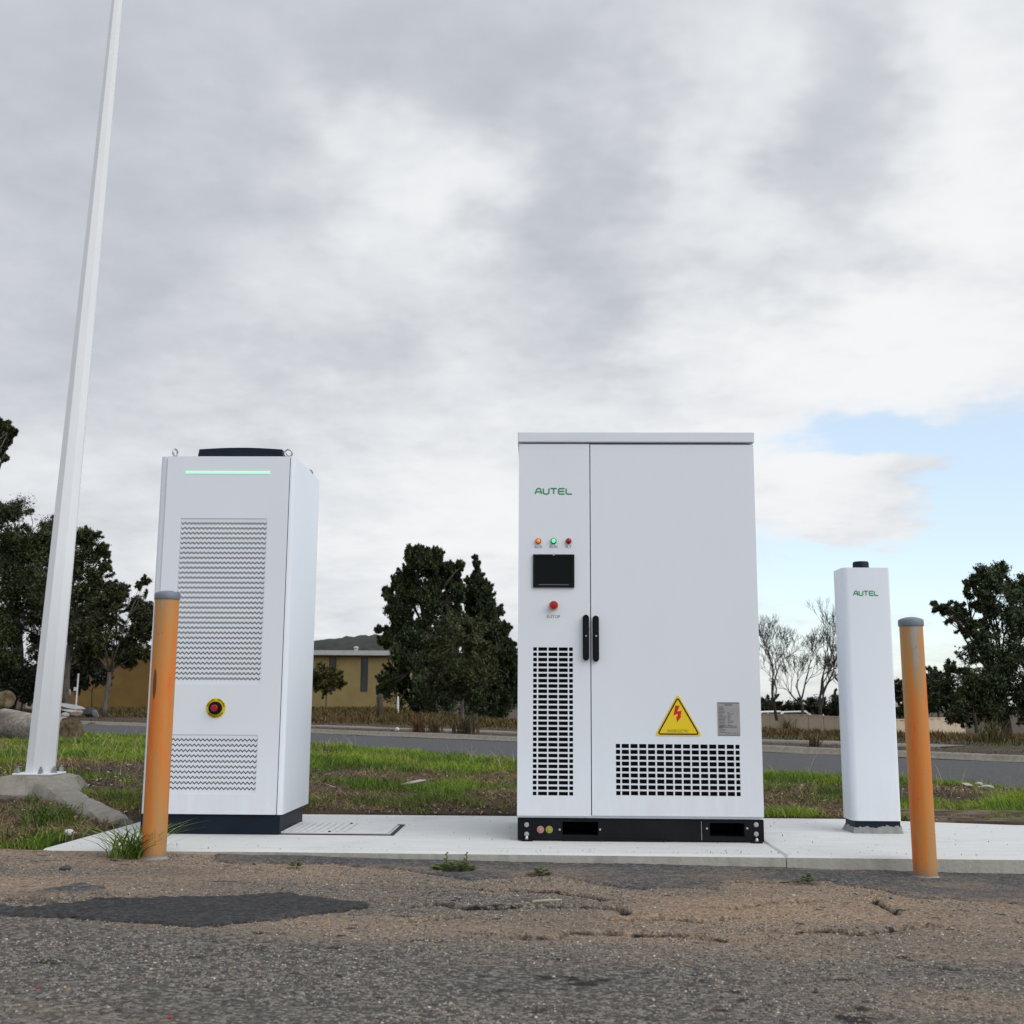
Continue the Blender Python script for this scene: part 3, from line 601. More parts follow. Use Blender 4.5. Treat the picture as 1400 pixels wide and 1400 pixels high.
# ------------------------------------------------------------------ the wide power cabinet
def power_cabinet():
    YF = 6.10; X0, X1 = -.104, 1.176; ZB, ZD0, ZD1, ZL = .117, .128, 2.100, 2.166; YD = YF-.018; YB = 7.02
    off = ((X0+X1)/2, (YF+YB)/2, 0)
    t = thing('power_cabinet', 'wide white two-door power cabinet with dark screen and yellow warning triangle', 'power cabinet', off)
    B = lambda mb, name, m, par=t, **k: sub(mb, off).build(name, m, par, **k)
    X = lambda px, py: at(px, py, YD)[0]; Z = lambda px, py: at(px, py, YD)[2]
    b = MB(); b.box((X0+.004, YF, ZB), (X1-.004, YF+.02, ZB+.015)); b.box((X0+.004, YF+.002, ZB+.016), (X0+.022, YB, 2.106)); b.box((X1-.022, YF+.002, ZB+.016), (X1-.004, YB, 2.106)); b.box((X0+.0225, YB-.02, ZB+.016), (X1-.0225, YB-.001, 2.106)); b.box((X0+.0225, YF+.06, ZB+.02), (X1-.0225, YB-.021, 2.10))
    B(b, 'body', M_WHITE)
    l = MB(); l.box((X0-.004, YF-.028, 2.108), (X1+.003, YB+.02, ZL), .004); lid = B(l, 'lid', M_WHITE2)
    xs_t, xs_b = X(805.3, 607), X(810, 1117); SX = (xs_t+xs_b)/2
    # left door with its slotted vent
    hx = [(X(a, 985), X(c, 985)) for a, c in ((728.7, 733.8), (735.8, 748.0), (749.8, 762.2), (764.0, 776.4), (778.2, 783.4))]
    zt, zb = Z(756, 885), Z(756, 1087.6); ph = (zt-zb)/27.68; hz = [(zb+i*ph, zb+i*ph+ph*.68) for i in range(28)]
    d = MB(); perforated(d, X0+.003, SX-.0025, ZD0, ZD1, YD, hx, hz, .017); dl = B(d, 'door', M_WHITE, fix=False)
    bk = MB(); bk.box((hx[0][0]-.02, YD+.030, zb-.02), (hx[-1][1]+.02, YD+.034, zt+.02)); B(bk, 'vent_filter', M_MESH, dl)
    # right door
    hx2 = [(X(842.2, 1050), X(848.2, 1050))]+[(X(850.2+12*i, 1050), X(860.2+12*i, 1050)) for i in range(13)]+[(X(1006.2, 1050), X(1012, 1050))]
    zt2, zb2 = Z(925, 1017.6), Z(925, 1088); p2 = (zt2-zb2)/8.72; hz2 = [(zb2+i*p2, zb2+i*p2+p2*.72) for i in range(9)]
    d = MB(); perforated(d, SX+.0025, X1-.003, ZD0+.003, ZD1-.003, YD, hx2, hz2, .017); dr = B(d, 'door', M_WHITE, fix=False)
    bk = MB(); bk.box((hx2[0][0]-.02, YD+.030, zb2-.02), (hx2[-1][1]+.02, YD+.034, zt2+.02)); B(bk, 'vent_filter', M_MESH, dr)
    for dd, px in ((dl, 801), (dr, 814.6)):       # black swing handles
        cx = X(px, 872); z1, z0 = Z(px, 840.5+(0 if dd is dl else 1.3)), Z(px, 903+(0 if dd is dl else 1.5)); w = .0165
        pts = [(cx+w*math.cos(a), YD-.001, z1-w+w*math.sin(a)) for a in np.linspace(0, math.pi, 9)]+[(cx+w*math.cos(a), YD-.001, z0+w+w*math.sin(a)) for a in np.linspace(math.pi, 2*math.pi, 9)]
        h = MB(); h.prism(pts, (0, -.012, 0))
        pts2 = [(cx+(p[0]-cx)*.72, YD-.0135, p[2]+(.005 if p[2] < (z0+z1)/2 else -.005)) for p in pts]; h.prism(pts2, (0, -.016, 0))
        ho = B(h, 'handle', M_BLACKM, dd)
        k = MB(); k.lathe([(.005, -.0005), (.005, -.004), (.003, -.006)], (cx, YD-.0295, Z(px, 870)), 'y', 12); B(k, 'lock_barrel', M_STEEL, ho)
    # print and fittings on the left door
    yp = YD-.0012
    logo(X(731, 672), Z(731, 676.2), X(782.5, 672)-X(731, 672), Z(731, 667)-Z(731, 676.2), yp, dl, off)
    for px, rim, core, txt in ((736, M_ARIM, M_AMBER, 'AUX'), (756.8, M_GRIM, M_GLAMP, 'RUN'), (777.4, M_RLAMP, M_RLAMP, 'FLT')):
        c = (X(px, 740), YD, Z(px, 740)); r = MB(); r.lathe([(.0158, -.0005), (.0158, -.010), (.013, -.014), (.0105, -.014)], c, 'y', 24, close=False); ro = B(r, 'indicator_lamp', rim, dl)
        q = MB(); q.lathe([(.0106, -.010), (.0104, -.016), (.008, -.020), (.004, -.022)], c, 'y', 20); B(q, 'lens', core, ro)
        text_part(txt, c[0], Z(px, 747.6), yp, .0145, M_GREYP, dl, off)
    s = MB(); sx0, sx1, sz0, sz1 = X(728.8, 780), X(785.2, 780), Z(757, 803.2), Z(757, 758.2)
    perforated(s, sx0, sx1, sz0, sz1, YD-.012, [(sx0+.013, sx1-.013)], [(sz0+.022, sz1-.012)], .0115); so = B(s, 'display', M_BLACKM, dl, fix=False)
    q = MB(); q.box((sx0+.012, YD-.008, sz0+.021), (sx1-.012, YD-.006, sz1-.011)); B(q, 'screen', M_SCREEN, so)
    q = MB(); q.box((sx0+.03, YD-.0128, sz0+.0125), (sx1-.03, YD-.0122, sz0+.0155)); B(q, 'trim_line', M_GREYP, so)
    q = MB(); q.lathe([(.006, -.0125), (.006, -.013)], ((sx0+sx1)/2, YD, sz1-.001), 'y', 10); B(q, 'status_dot', M_STEEL, so)
    c = (X(757, 828), YD, Z(757, 828)); e = MB(); e.lathe([(.026, -.0006), (.026, -.003), (.020, -.004)], c, 'y', 28); eo = B(e, 'emergency_stop', mat('pale_yellow_disc', srgb(214, 196, 150), rough=.5), dl)
    e = MB(); e.lathe([(.014, -.004), (.014, -.020), (.0215, -.024), (.0225, -.034), (.019, -.041), (.010, -.043)], c, 'y', 28); B(e, 'button', M_REDP, eo, smooth='auto')
    text_part('E-STOP', X(757, 843), Z(757, 843), yp, .0155, M_GREYP, dl, off)
    # warning triangle on the right door
    def tri(k, y, rad, n=6):
        ax, az = X(926.4, 948.5), Z(926.4, 948.5); lx, lz = X(895, 1006.8), Z(895, 1006.8); rx, rz = X(960, 1006), Z(960, 1006)
        P = [np.array(p) for p in ((ax, az), (lx, (lz+rz)/2), (rx, (lz+rz)/2))]; c_ = sum(P)/3; P = [c_+(p-c_)*k for p in P]; out = []
        for i in range(3):
            a, b_, c2 = P[i-1], P[i], P[(i+1) % 3]; d1 = (a-b_)/np.linalg.norm(a-b_); d2 = (c2-b_)/np.linalg.norm(c2-b_)
            for u in np.linspace(0, 1, n): out.append(tuple((1-u)**2*(b_+d1*rad)+2*u*(1-u)*b_+u*u*(b_+d2*rad)))
        return out
    w = MB(); w.prism([(p[0], YD-.0005, p[1]) for p in tri(1.0, 0, .022)], (0, -.0012, 0)); wo = B(w, 'warning_sign', M_YEL, dr)
    w = MB(); stroke(w, tri(.86, 0, .016), .0075, YD-.0022, True); B(w, 'border_line', M_BLACKP, wo, fix=False)
    bx, bz, bs = X(926.4, 976), Z(926.4, 976), (X(940, 976)-X(926.4, 976))/14
    bolt = [(-3.2, 11.5), (3.2, 11.5), (-.6, 3.4), (5.6, 4.6), (4.0, -3.0), (5.2, -3.4), (-.8, -11.5), (-2.2, -4.4), (-.6, -4.2), (.6, .2), (-5.8, -2.2)]
    w = MB(); w.add([(bx+p*bs, YD-.0024, bz+q*bs) for p, q in bolt], [(0, 1, 2, 10), (2, 3, 9, 10), (3, 4, 8, 9), (4, 5, 6, 7, 8)]); B(w, 'lightning_bolt', M_RED, wo, fix=False)
    text_part('DANGER ELECTRIC', X(926.6, 999.3), Z(926.6, 999.3), YD-.0024, .016, mat('brown_print', (.25, .19, .03), rough=.6), wo, off, width=X(941, 999)-X(912, 999))
    # data plate
    px0, px1, pz0, pz1 = X(981, 983), X(1011.5, 983), Z(996, 1006), Z(996, 960)
    n = MB(); n.box((px0, YD-.0016, pz0), (px1, YD-.0004, pz1)); no = B(n, 'data_plate', M_PLATE, dr)
    w = MB(); rr = random.Random(3); hgt = pz1-pz0; wid = px1-px0; yy = YD-.0022
    w.box((px0+.003, yy, pz1-.007), (px1-.003, yy+.0002, pz1-.003)); w.box((px0+wid*.32, yy, pz1-.017), (px0+wid*.68, yy+.0002, pz1-.011))
    for i in range(19):
        zz = pz1-.026-i*hgt*.042; L1 = wid*(.16+.18*rr.random()); w.box((px0+.006, yy, zz), (px0+.006+L1, yy+.0002, zz+.0032))
        if 3 < i < 14: w.box((px0+wid*.46, yy, zz), (px0+wid*(.52+.3*rr.random()**2), yy+.0002, zz+.0032))
        if i in (13, 14): w.box((px0+.006, yy-.0003, zz-.004), (px0+wid*.85, yy-.0001, zz-.0008))
    for i in range(6): w.box((px0+wid*(.36+.1*i), yy, pz0+.011), (px0+wid*(.41+.1*i), yy+.0002, pz0+.017))
    w.box((px0+.003, yy, pz0+.002), (px1-.003, yy+.0002, pz0+.0055))
    B(w, 'printed_lines', mat('plate_ink', (.13, .13, .14), rough=.6), no, fix=False)
    # base frame with fork pockets
    fx = [(X(769, 1133), X(818, 1133)), (X(971, 1132), X(1018.5, 1132))]; fz = [(.030, .098)]
    q = MB(); perforated(q, X0+.006, X1-.003, .006, ZB-.003, YF-.004, fx, fz, .30); q.box((X0+.007, YF+.30, .006), (X1-.004, YB-.02, ZB-.004)); bo = B(q, 'base_frame', M_BLACKM, fix=False)
    q = MB(); q.box((X(770, 1145), YF-.010, .0), (X(909, 1149), YF-.0045, .012)); B(q, 'skirt_strip', M_BLACKM, bo)
    for px in (720, 1034.5):
        q = MB(); q.box((X(px-7, 1148), YF-.03, .0), (X(px+8, 1148), YF+.06, .010), .002); B(q, 'foot', M_BLACKM, bo)
        for py in (1127.4, 1140.2):
            k = MB(); k.lathe([(.0125, -.0045), (.0125, -.007), (.0085, -.0075), (.0085, -.014), (.003, -.0145)], (X(px, py), YF, at(px, py, YF)[2]), 'y', 12); B(k, 'bolt', M_STEEL, bo)
        k = MB(); k.lathe([(.010, .010), (.010, .017), (.004, .026)], (X(px, 1147), YF-.018, 0), 'z', 8); B(k, 'bolt', M_STEEL, bo)
    for px, m_ in ((739, M_COPPER), (751, mat('green_yellow_earth_stud', srgb(150, 150, 70), rough=.5))):
        c = (X(px, 1134), YF-.004, at(px, 1134, YF)[2]); k = MB(); k.lathe([(.0185, -.0005), (.0185, -.002), (.013, -.002), (.013, -.0012), (.0085, -.0012), (.0085, -.010), (.003, -.011)], c, 'y', 20); B(k, 'earth_stud', m_, bo)
    for px, py in ((765.2, 1134.3), (820.5, 1134), (966.8, 1132.6), (1022, 1132.4)):
        k = MB(); k.lathe([(.0055, -.0045), (.0055, -.008), (.002, -.009)], (X(px, py), YF, at(px, py, YF)[2]), 'y', 8); B(k, 'bolt', M_STEEL, bo)
    q = MB(); q.box((X(959.2, 1130), YF-.0048, .012), (X(959.8, 1130), YF-.0042, .105)); B(q, 'scratch', M_STEEL, bo)
power_cabinet()

# ------------------------------------------------------------------ the tall charging cabinet on the left
def zigzag_grille(mb, x0, x1, z0, z1, y, pitch, period, slot, amp, depth):
    n = int(round((z1-z0)/pitch)); p = (z1-z0)/n; m_ = int((x1-x0)/(period/2)); xs = np.linspace(x0, x1, m_+1); zz = np.where(np.arange(m_+1) % 2 == 0, amp/2, -amp/2)
    for i in range(n):
        top = z1-i*p-slot/2+zz; bot = z1-(i+1)*p+slot/2+zz
        if i == 0: top = np.full(m_+1, z1)
        if i == n-1: bot = np.full(m_+1, z0)
        k = m_+1; V = [(x, y, t_) for x, t_ in zip(xs, top)]+[(x, y, b_) for x, b_ in zip(xs, bot)]+[(x, y+depth, t_) for x, t_ in zip(xs, top)]+[(x, y+depth, b_) for x, b_ in zip(xs, bot)]
        F = []
        for j in range(m_): F += [(k+j, k+j+1, j+1, j), (j, j+1, 2*k+j+1, 2*k+j), (3*k+j, 3*k+j+1, k+j+1, k+j)]
        mb.add(V, F)
    return mb
def charging_cabinet():
    YF = 6.257; X0, X1 = -2.128, -1.362; ZB, ZT = .104, 2.066
    rb = on(421.5, 1098.5, ZB); YB = rb[1]+.0; YD = YF-.016
    off = ((X0+X1)/2, (YF+YB)/2, 0)
    t = thing('charging_cabinet', 'tall white charging cabinet with green light strip and wavy louvred vents', 'charging cabinet', off)
    B = lambda mb, name, m, par=t, **k: sub(mb, off).build(name, m, par, **k)
    X = lambda px, py: at(px, py, YD)[0]; Z = lambda px, py: at(px, py, YD)[2]
    XD0, XD1 = X(229, 640), X(395.5, 640)
    # shell: two corner columns, side walls with softly rounded front edges, back and top
    def side(xo, xi, sgn):
        r = .028; pts = [(xi, YF)]+[(xo-sgn*r+sgn*r*math.sin(a), YF+r-r*math.cos(a)) for a in np.linspace(0, math.pi/2, 7)]+[(xo, YB), (xi, YB)]
        q = MB(); q.prism([(p[0], p[1], ZB) for p in pts], (0, 0, ZT-ZB-.002)); return q
    B(side(X1, XD1+.004, 1), 'side_panel', M_WHITE, smooth='auto'); B(side(X0, XD0-.004, -1), 'side_panel', M_WHITE, smooth='auto')
    q = MB(); q.box((XD0-.0035, YF+.07, ZB+.01), (XD1+.0035, YB-.004, ZT-.012)); B(q, 'body', M_DARK)
    q = MB(); q.box((XD0-.0035, YF+.002, ZT-.010), (XD1+.0035, YB-.003, ZT), .0); q.box((XD0-.0035, YB-.0035, ZB), (XD1+.0035, YB-.001, ZT-.011)); B(q, 'top_panel', M_WHITE)
    # front door : one plate with two vent openings
    g1 = (X(247.5, 709.5)+.0, X(365, 709.5), Z(300, 934.8), Z(300, 708.8)); g2 = (g1[0], X(353, 1005), Z(300, 1085.5), Z(300, 1004.5)); g2 = (g1[0], g1[1], g2[2], g2[3])
    d = MB(); perforated(d, XD0, XD1, ZB+.002, ZT-.004, YD, [(g1[0], g1[1])], [(g2[2], g2[3]), (g1[2], g1[3])], .016); do = B(d, 'front_door', M_WHITE, fix=False)
    for g in (g1, g2):
        k = MB(); zigzag_grille(k, g[0]+.0006, g[1]-.0006, g[2], g[3], YD+.004, .0277, .0228, .0080, .0125, .003); go = B(k, 'vent_grille', M_WHITE, do, fix=False)
        k = MB(); k.box((g[0]-.01, YD+.024, g[2]-.01), (g[1]+.01, YD+.028, g[3]+.01)); B(k, 'vent_filter', M_DARK, go)
    k = MB(); k.box((X(254, 646), YD-.0035, Z(300, 647.6)), (X(369, 646), YD-.0005, Z(300, 644.6)), .001); B(k, 'light_strip', M_LED, do)
    c = (X(295.2, 968), YD, Z(295.2, 968))
    k = MB(); k.lathe([(.0535, -.0006), (.0535, -.003), (.052, -.0035), (.036, -.0035)], c, 'y', 40); eo = B(k, 'emergency_stop', M_YEL, do)
    k = MB(); k.lathe([(.0355, -.0036), (.0355, -.020), (.033, -.022), (.024, -.022)], c, 'y', 36); B(k, 'collar', M_BLACKM, eo)
    k = MB(); k.lathe([(.0165, -.020), (.0165, -.024), (.0185, -.027), (.0185, -.036), (.015, -.040), (.006, -.041)], c, 'y', 28); B(k, 'button', M_REDP, eo, smooth='auto')
    k = MB()      # ring of tiny print on the yellow disc
    for a0, a1 in ((100, 170), (10, 80), (215, 325)):
        for a in np.arange(a0, a1, 5.2):
            r0, r1 = .0415, .0475+.0015*((a*7) % 3); ra, rb_ = math.radians(a), math.radians(a+3.0)
            k.add([(c[0]+r*math.cos(w), YD-.0041, c[2]+r*math.sin(w)) for r, w in ((r0, ra), (r1, ra), (r1, rb_), (r0, rb_))], [(0, 1, 2, 3)])
    stuff(B(k, 'printed_ring', M_BLACKP, eo, fix=False))
    # plinth, roof cowl, lifting eyes
    pr = at(411, 1104, 1)[0]
    k = MB(); ch = .05; px0, px1, py0, py1 = X0+.004, X1-.012, YF+.006, YB-.10
    k.prism([(px0, py0, 0), (px1, py0, 0), (px1, py1, 0), (px0, py1, 0)], (0, 0, ZB-.002)); po = B(k, 'plinth', M_NAVY)
    k = MB(); cx0, cx1 = at(271, 622, YF+.06)[0], at(388, 622, YF+.06)[0]; zc = at(330, 612.5, YF+.06)[2]
    prof = [(cx0, ZT+.001)]+[(cx0+.008+(cx1-cx0-.016)*u, zc-.010+.010*math.sin(math.pi*u)) for u in np.linspace(0, 1, 12)]+[(cx1, ZT+.001)]
    k.prism([(p[0], YF+.05, p[1]) for p in prof], (0, .42, 0)); B(k, 'roof_cowl', M_NAVY)
    for px, py, yy, tw in ((240, 615.5, YF+.05, 1.25), (394.5, 617, YF+.05, .12), (424.5, 643, YB-.08, 1.1)):
        c = at(px, py, yy); r = .0165; k = MB()
        cc = (c[0], yy, ZT+.030); ring = [(cc[0]+r*1.25*math.cos(a)*math.cos(tw), cc[1]+r*1.25*math.cos(a)*math.sin(tw), cc[2]+r*1.25*math.sin(a)) for a in np.linspace(0, 2*math.pi, 22)]
        k.tube(ring, .0055, 8, False); k.lathe([(.014, ZT-.001), (.014, ZT+.006), (.006, ZT+.011)], (cc[0], cc[1], 0), 'z', 14); B(k, 'lifting_eye', M_STEEL, smooth='auto')
charging_cabinet()

# ------------------------------------------------------------------ the slim pillar on the right
def charging_pillar():
    YF = 6.60; X0, X1 = at(1145.5, 950, YF+.215)[0], at(1224, 950, YF)[0]; ZB, ZT = at(1200, 1122.5, YF)[2], at(1190, 776, YF)[2]; YB = YF+.215
    off = ((X0+X1)/2, (YF+YB)/2, 0)
    t = thing('charging_pillar', 'slim plain white charging pillar with black cap and green logo', 'charging pillar', off)
    B = lambda mb, name, m, par=t, **k: sub(mb, off).build(name, m, par, **k)
    r = .035; pts = []
    for cx, cy, a0 in ((X0+r, YF+r, 180), (X1-.012, YF+.012, 270), (X1-.02, YB-.02, 0), (X0+.02, YB-.02, 90)):
        rr = {180: r, 270: .012, 0: .02, 90: .02}[a0]
        for a in np.linspace(a0, a0+90, 7): pts.append((cx+rr*math.cos(math.radians(a)), cy+rr*math.sin(math.radians(a))))
    k = MB(); k.prism([(p[0], p[1], ZB) for p in pts], (0, 0, ZT-ZB)); bo = B(k, 'body', M_WHITE, smooth='auto')
    logo(at(1166.5, 811, YF)[0], at(1180, 814.8, YF)[2], at(1201, 811, YF)[0]-at(1166.5, 811, YF)[0], .031, YF-.0012, bo, off)
    k = MB(); cx = at(1176, 772, YF+.11)[0]; k.lathe([(.046, ZT+.0005), (.046, ZT+.036), (.042, ZT+.045), (.02, ZT+.048)], (cx, YF+.10, 0), 'z', 32); B(k, 'cap', M_NAVY, smooth='auto')
    k = MB(); k.box((X0+.012, YF+.010, .0), (X1-.004, YB-.012, ZB-.0015)); po = B(k, 'plinth', M_NAVY)
    # smeared mortar collar
    rr = random.Random(5); k = MB(); n = 60; per = [(X0-.004, YF-.004), (X1+.008, YF-.006), (X1+.006, YB), (X0-.004, YB)]; ins = [(X0+.011, YF+.009), (X1-.003, YF+.009), (X1-.003, YB-.011), (X0+.011, YB-.011)]
    V = []; ring = []
    for e in range(4):
        for i in range(n//4*1 if e % 2 else n):
            u = i/(n//4 if e % 2 else n); a, b = per[e], per[(e+1) % 4]; c, d = ins[e], ins[(e+1) % 4]
            ox, oy = a[0]+(b[0]-a[0])*u, a[1]+(b[1]-a[1])*u; ix, iy = c[0]+(d[0]-c[0])*u, c[1]+(d[1]-c[1])*u
            hh = .018+.050*float(fbm(np.array(u*7.0+e*5), np.array(.5), 3))**1.6+.0015*rr.random()
            w = .012*float(vnoise(np.array(u*9.0+e*3), np.array(1.5))); ring.append(((ox+(ox-off[0])*w, oy-(w if e == 0 else -w), .001), ((ox+ix)/2, (oy+iy)/2, hh*.7), (ix+(ox-ix)*.12, iy+(oy-iy)*.12, hh)))
    m_ = len(ring); V = [p[0] for p in ring]+[p[1] for p in ring]+[p[2] for p in ring]
    F = [(i, (i+1) % m_, m_+(i+1) % m_, m_+i) for i in range(m_)]+[(m_+i, m_+(i+1) % m_, 2*m_+(i+1) % m_, 2*m_+i) for i in range(m_)]
    k.add(V, F); B(k, 'mortar_collar', M_MORTAR, smooth=True)
charging_pillar()

# ------------------------------------------------------------------ bollards
def bollard_mat(name, fade_top, gouge=None):
    m, nt, b = new_mat(name); N = nt.nodes; L = nt.links
    tc = N.new('ShaderNodeTexCoord'); mp = N.new('ShaderNodeMapping'); mp.inputs['Scale'].default_value = (9, 9, 1.1); L.new(tc.outputs['Object'], mp.inputs[0])
    n = N.new('ShaderNodeTexNoise'); n.inputs['Scale'].default_value = 1.6; n.inputs['Detail'].default_value = 10; n.inputs['Roughness'].default_value = .68; L.new(mp.outputs[0], n.inputs['Vector'])
    cr = N.new('ShaderNodeValToRGB'); e = cr.color_ramp.elements
    e[0].position = .34; e[0].color = (*srgb(208, 84, 24), 1); e[1].position = .72; e[1].color = (*srgb(156, 152, 148), 1)
    for p, c in ((.41, (208, 112, 38)), (.53, (192, 128, 58)), (.63, (168, 134, 92))): q = e.new(p); q.color = (*srgb(*c), 1)
    # sun-bleached towards the top
    sp = N.new('ShaderNodeSeparateXYZ'); L.new(tc.outputs['Object'], sp.inputs[0])
    mr = N.new('ShaderNodeMapRange'); mr.inputs['From Min'].default_value = .55; mr.inputs['From Max'].default_value = 1.2; mr.inputs['To Max'].default_value = fade_top; L.new(sp.outputs[2], mr.inputs['Value'])
    front = N.new('ShaderNodeMapRange'); front.inputs['From Min'].default_value = .045; front.inputs['From Max'].default_value = .0; L.new(N.new('ShaderNodeMath').outputs[0], front.inputs['Value'])
    ab = [x for x in N if x.bl_idname == 'ShaderNodeMath'][0]; ab.operation = 'ABSOLUTE'; L.new(sp.outputs[0], ab.inputs[0])
    mu = N.new('ShaderNodeMath'); mu.operation = 'MULTIPLY'; L.new(mr.outputs[0], mu.inputs[0]); L.new(front.outputs[0], mu.inputs[1])
    ad = N.new('ShaderNodeMath'); ad.operation = 'ADD'; L.new(n.outputs['Fac'], ad.inputs[0]); L.new(mu.outputs[0], ad.inputs[1]); L.new(ad.outputs[0], cr.inputs[0])
    col = cr.outputs[0]
    if gouge:
        gx, gz = gouge; v = N.new('ShaderNodeVectorMath'); v.operation = 'SUBTRACT'; L.new(tc.outputs['Object'], v.inputs[0]); v.inputs[1].default_value = (gx, 0, gz)
        v2 = N.new('ShaderNodeVectorMath'); v2.operation = 'MULTIPLY'; L.new(v.outputs[0], v2.inputs[0]); v2.inputs[1].default_value = (1/.0105, 0, 1/.078)
        ln = N.new('ShaderNodeVectorMath'); ln.operation = 'LENGTH'; L.new(v2.outputs[0], ln.inputs[0])
        g = N.new('ShaderNodeMapRange'); g.inputs['From Min'].default_value = 1.0; g.inputs['From Max'].default_value = .82; L.new(ln.outputs['Value'], g.inputs['Value'])
        mx = N.new('ShaderNodeMix'); mx.data_type = 'RGBA'; mx.inputs[7].default_value = (.09, .05, .02, 1); L.new(g.outputs[0], mx.inputs[0]); L.new(col, mx.inputs[6]); col = mx.outputs[2]
    nc = N.new('ShaderNodeTexNoise'); nc.inputs['Scale'].default_value = 26; nc.inputs['Detail'].default_value = 6; nc.inputs['Roughness'].default_value = .7; L.new(tc.outputs['Object'], nc.inputs['Vector'])
    ch = N.new('ShaderNodeMapRange'); ch.inputs['From Min'].default_value = .64; ch.inputs['From Max'].default_value = .69; ch.inputs['To Max'].default_value = .75; L.new(nc.outputs['Fac'], ch.inputs['Value'])
    mc = N.new('ShaderNodeMix'); mc.data_type = 'RGBA'; mc.inputs[7].default_value = (.17, .145, .12, 1); L.new(ch.outputs[0], mc.inputs[0]); L.new(col, mc.inputs[6])
    ft = N.new('ShaderNodeMath'); ft.operation = 'MULTIPLY_ADD'; ft.inputs[1].default_value = .16; L.new(n.outputs['Fac'], ft.inputs[0]); L.new(sp.outputs[2], ft.inputs[2])
    fd = N.new('ShaderNodeMapRange'); fd.inputs['From Min'].default_value = .16; fd.inputs['From Max'].default_value = .09; fd.inputs['To Max'].default_value = .8; L.new(ft.outputs[0], fd.inputs['Value'])
    md = N.new('ShaderNodeMix'); md.data_type = 'RGBA'; md.inputs[7].default_value = (.20, .17, .14, 1); L.new(fd.outputs[0], md.inputs[0]); L.new(mc.outputs[2], md.inputs[6]); col = md.outputs[2]
    L.new(col, b.inputs['Base Color']); b.inputs['Roughness'].default_value = .55
    n2 = N.new('ShaderNodeTexNoise'); n2.inputs['Scale'].default_value = 60; L.new(tc.outputs['Object'], n2.inputs['Vector'])
    bp = N.new('ShaderNodeBump'); bp.inputs['Strength'].default_value = .12; bp.inputs['Distance'].default_value = .004; L.new(n2.outputs['Fac'], bp.inputs['Height']); L.new(bp.outputs[0], b.inputs['Normal'])
    return m
def bollard(base, top, r, label, m):
    t = thing('bollard', label, 'bollard', base, 'faded orange bollards in front of the slab'); h = top[2]-base[2]
    t.rotation_euler = (0, math.atan2(top[0]-base[0], h), 0)
    k = MB(); k.lathe([(r, -.2), (r, .3*h), (r, .6*h), (r, h-.032)], (0, 0, 0), n=40); k.build('post', m, t, smooth='auto')
    k = MB(); k.lathe([(r+.004, h-.034), (r+.005, h-.030), (r+.005, h-.008), (r+.002, h-.003), (r*.8, h+.003), (r*.4, h+.008), (.002, h+.010)], (0, 0, 0), n=40); k.build('cap', M_CAP, t, smooth='auto')
    k = MB(); k.lathe([(r+.020, -.05), (r+.016, .006), (r+.0015, .022)], (0, 0, 0), n=32, close=False); k.build('concrete_footing', M_MORTAR, t, smooth=True)
bollard((-1.775, 5.44, -.030), (-1.779, 5.44, 1.216), .056, 'faded orange bollard before the tall left cabinet, grass at its foot', bollard_mat('orange_paint_gouged', .16, (-.022, .81)))
bollard((1.768, 5.42, -.078), (1.760, 5.42, 1.105), .053, 'faded orange bollard before the slim right pillar', bollard_mat('orange_paint_faded', .34))

# ------------------------------------------------------------------ light pole and its footing
PX, PY, PZ = -3.372, 7.85, .205
def light_pole():
    off = (PX, PY, PZ); t = thing('light_pole', 'tall white tapered octagonal light pole bolted to a concrete footing', 'light pole', off)
    bl, br = at(36.5, 1056, PY), at(74, 1056, PY); tl, tr = at(153.5, 0, PY), at(167.5, 0, PY)
    cb, rb = (bl[0]+br[0])/2, (br[0]-bl[0])/2; ct, rt = (tl[0]+tr[0])/2, (tr[0]-tl[0])/2; zt = tl[2]; H = 8.6
    k = MB(); V = []; F = []; n = 8
    prof = [(0.012, 0), (.9, 0), (2.5, 0), (zt-PZ, 0), (H, 0)]
    for h, _ in prof:
        u = h/(zt-PZ); r = max(.028, rb+(rt-rb)*u)/math.cos(math.pi/8)*.97; cx = cb+(ct-cb)*u-PX
        for j in range(n): a = 2*math.pi*(j+.5)/n+.28; V.append((cx+r*math.cos(a), r*math.sin(a), h))
    for i in range(len(prof)-1):
        for j in range(n): F.append((i*n+j, i*n+(j+1) % n, (i+1)*n+(j+1) % n, (i+1)*n+j))
    F.append(tuple(range((len(prof)-1)*n, len(prof)*n))); k.add(V, F); k.build('shaft', M_POLE, t)
    k = MB(); k.box((-.13, -.13, .0), (.13, .13, .014), .003); k.build('base_plate', M_POLE, t)
    for x, y in ((-.105, -.105), (.055, -.115), (.112, -.03), (.105, .105), (-.105, .105)):
        k = MB(); k.lathe([(.019, .0145), (.019, .021), (.0155, .0215), (.0155, .042), (.008, .043), (.008, .058)], (x, y, 0), n=6); k.build('anchor_bolt', M_STEEL, t)
    # outreach arm and lamp head high above the picture
    k = MB(); cx = cb+(ct-cb)*H/(zt-PZ)-PX; k.tube([(cx, 0, H-.05), (cx+.1, .0, H+.25), (cx+.7, 0, H+.45), (cx+1.2, 0, H+.48)], .03, 8); k.build('outreach_arm', M_POLE, t, smooth=True)
    k = MB(); k.box((cx+1.15, -.12, H+.42), (cx+1.75, .12, H+.53), .03); k.build('lamp_head', M_STEEL, t)
light_pole()
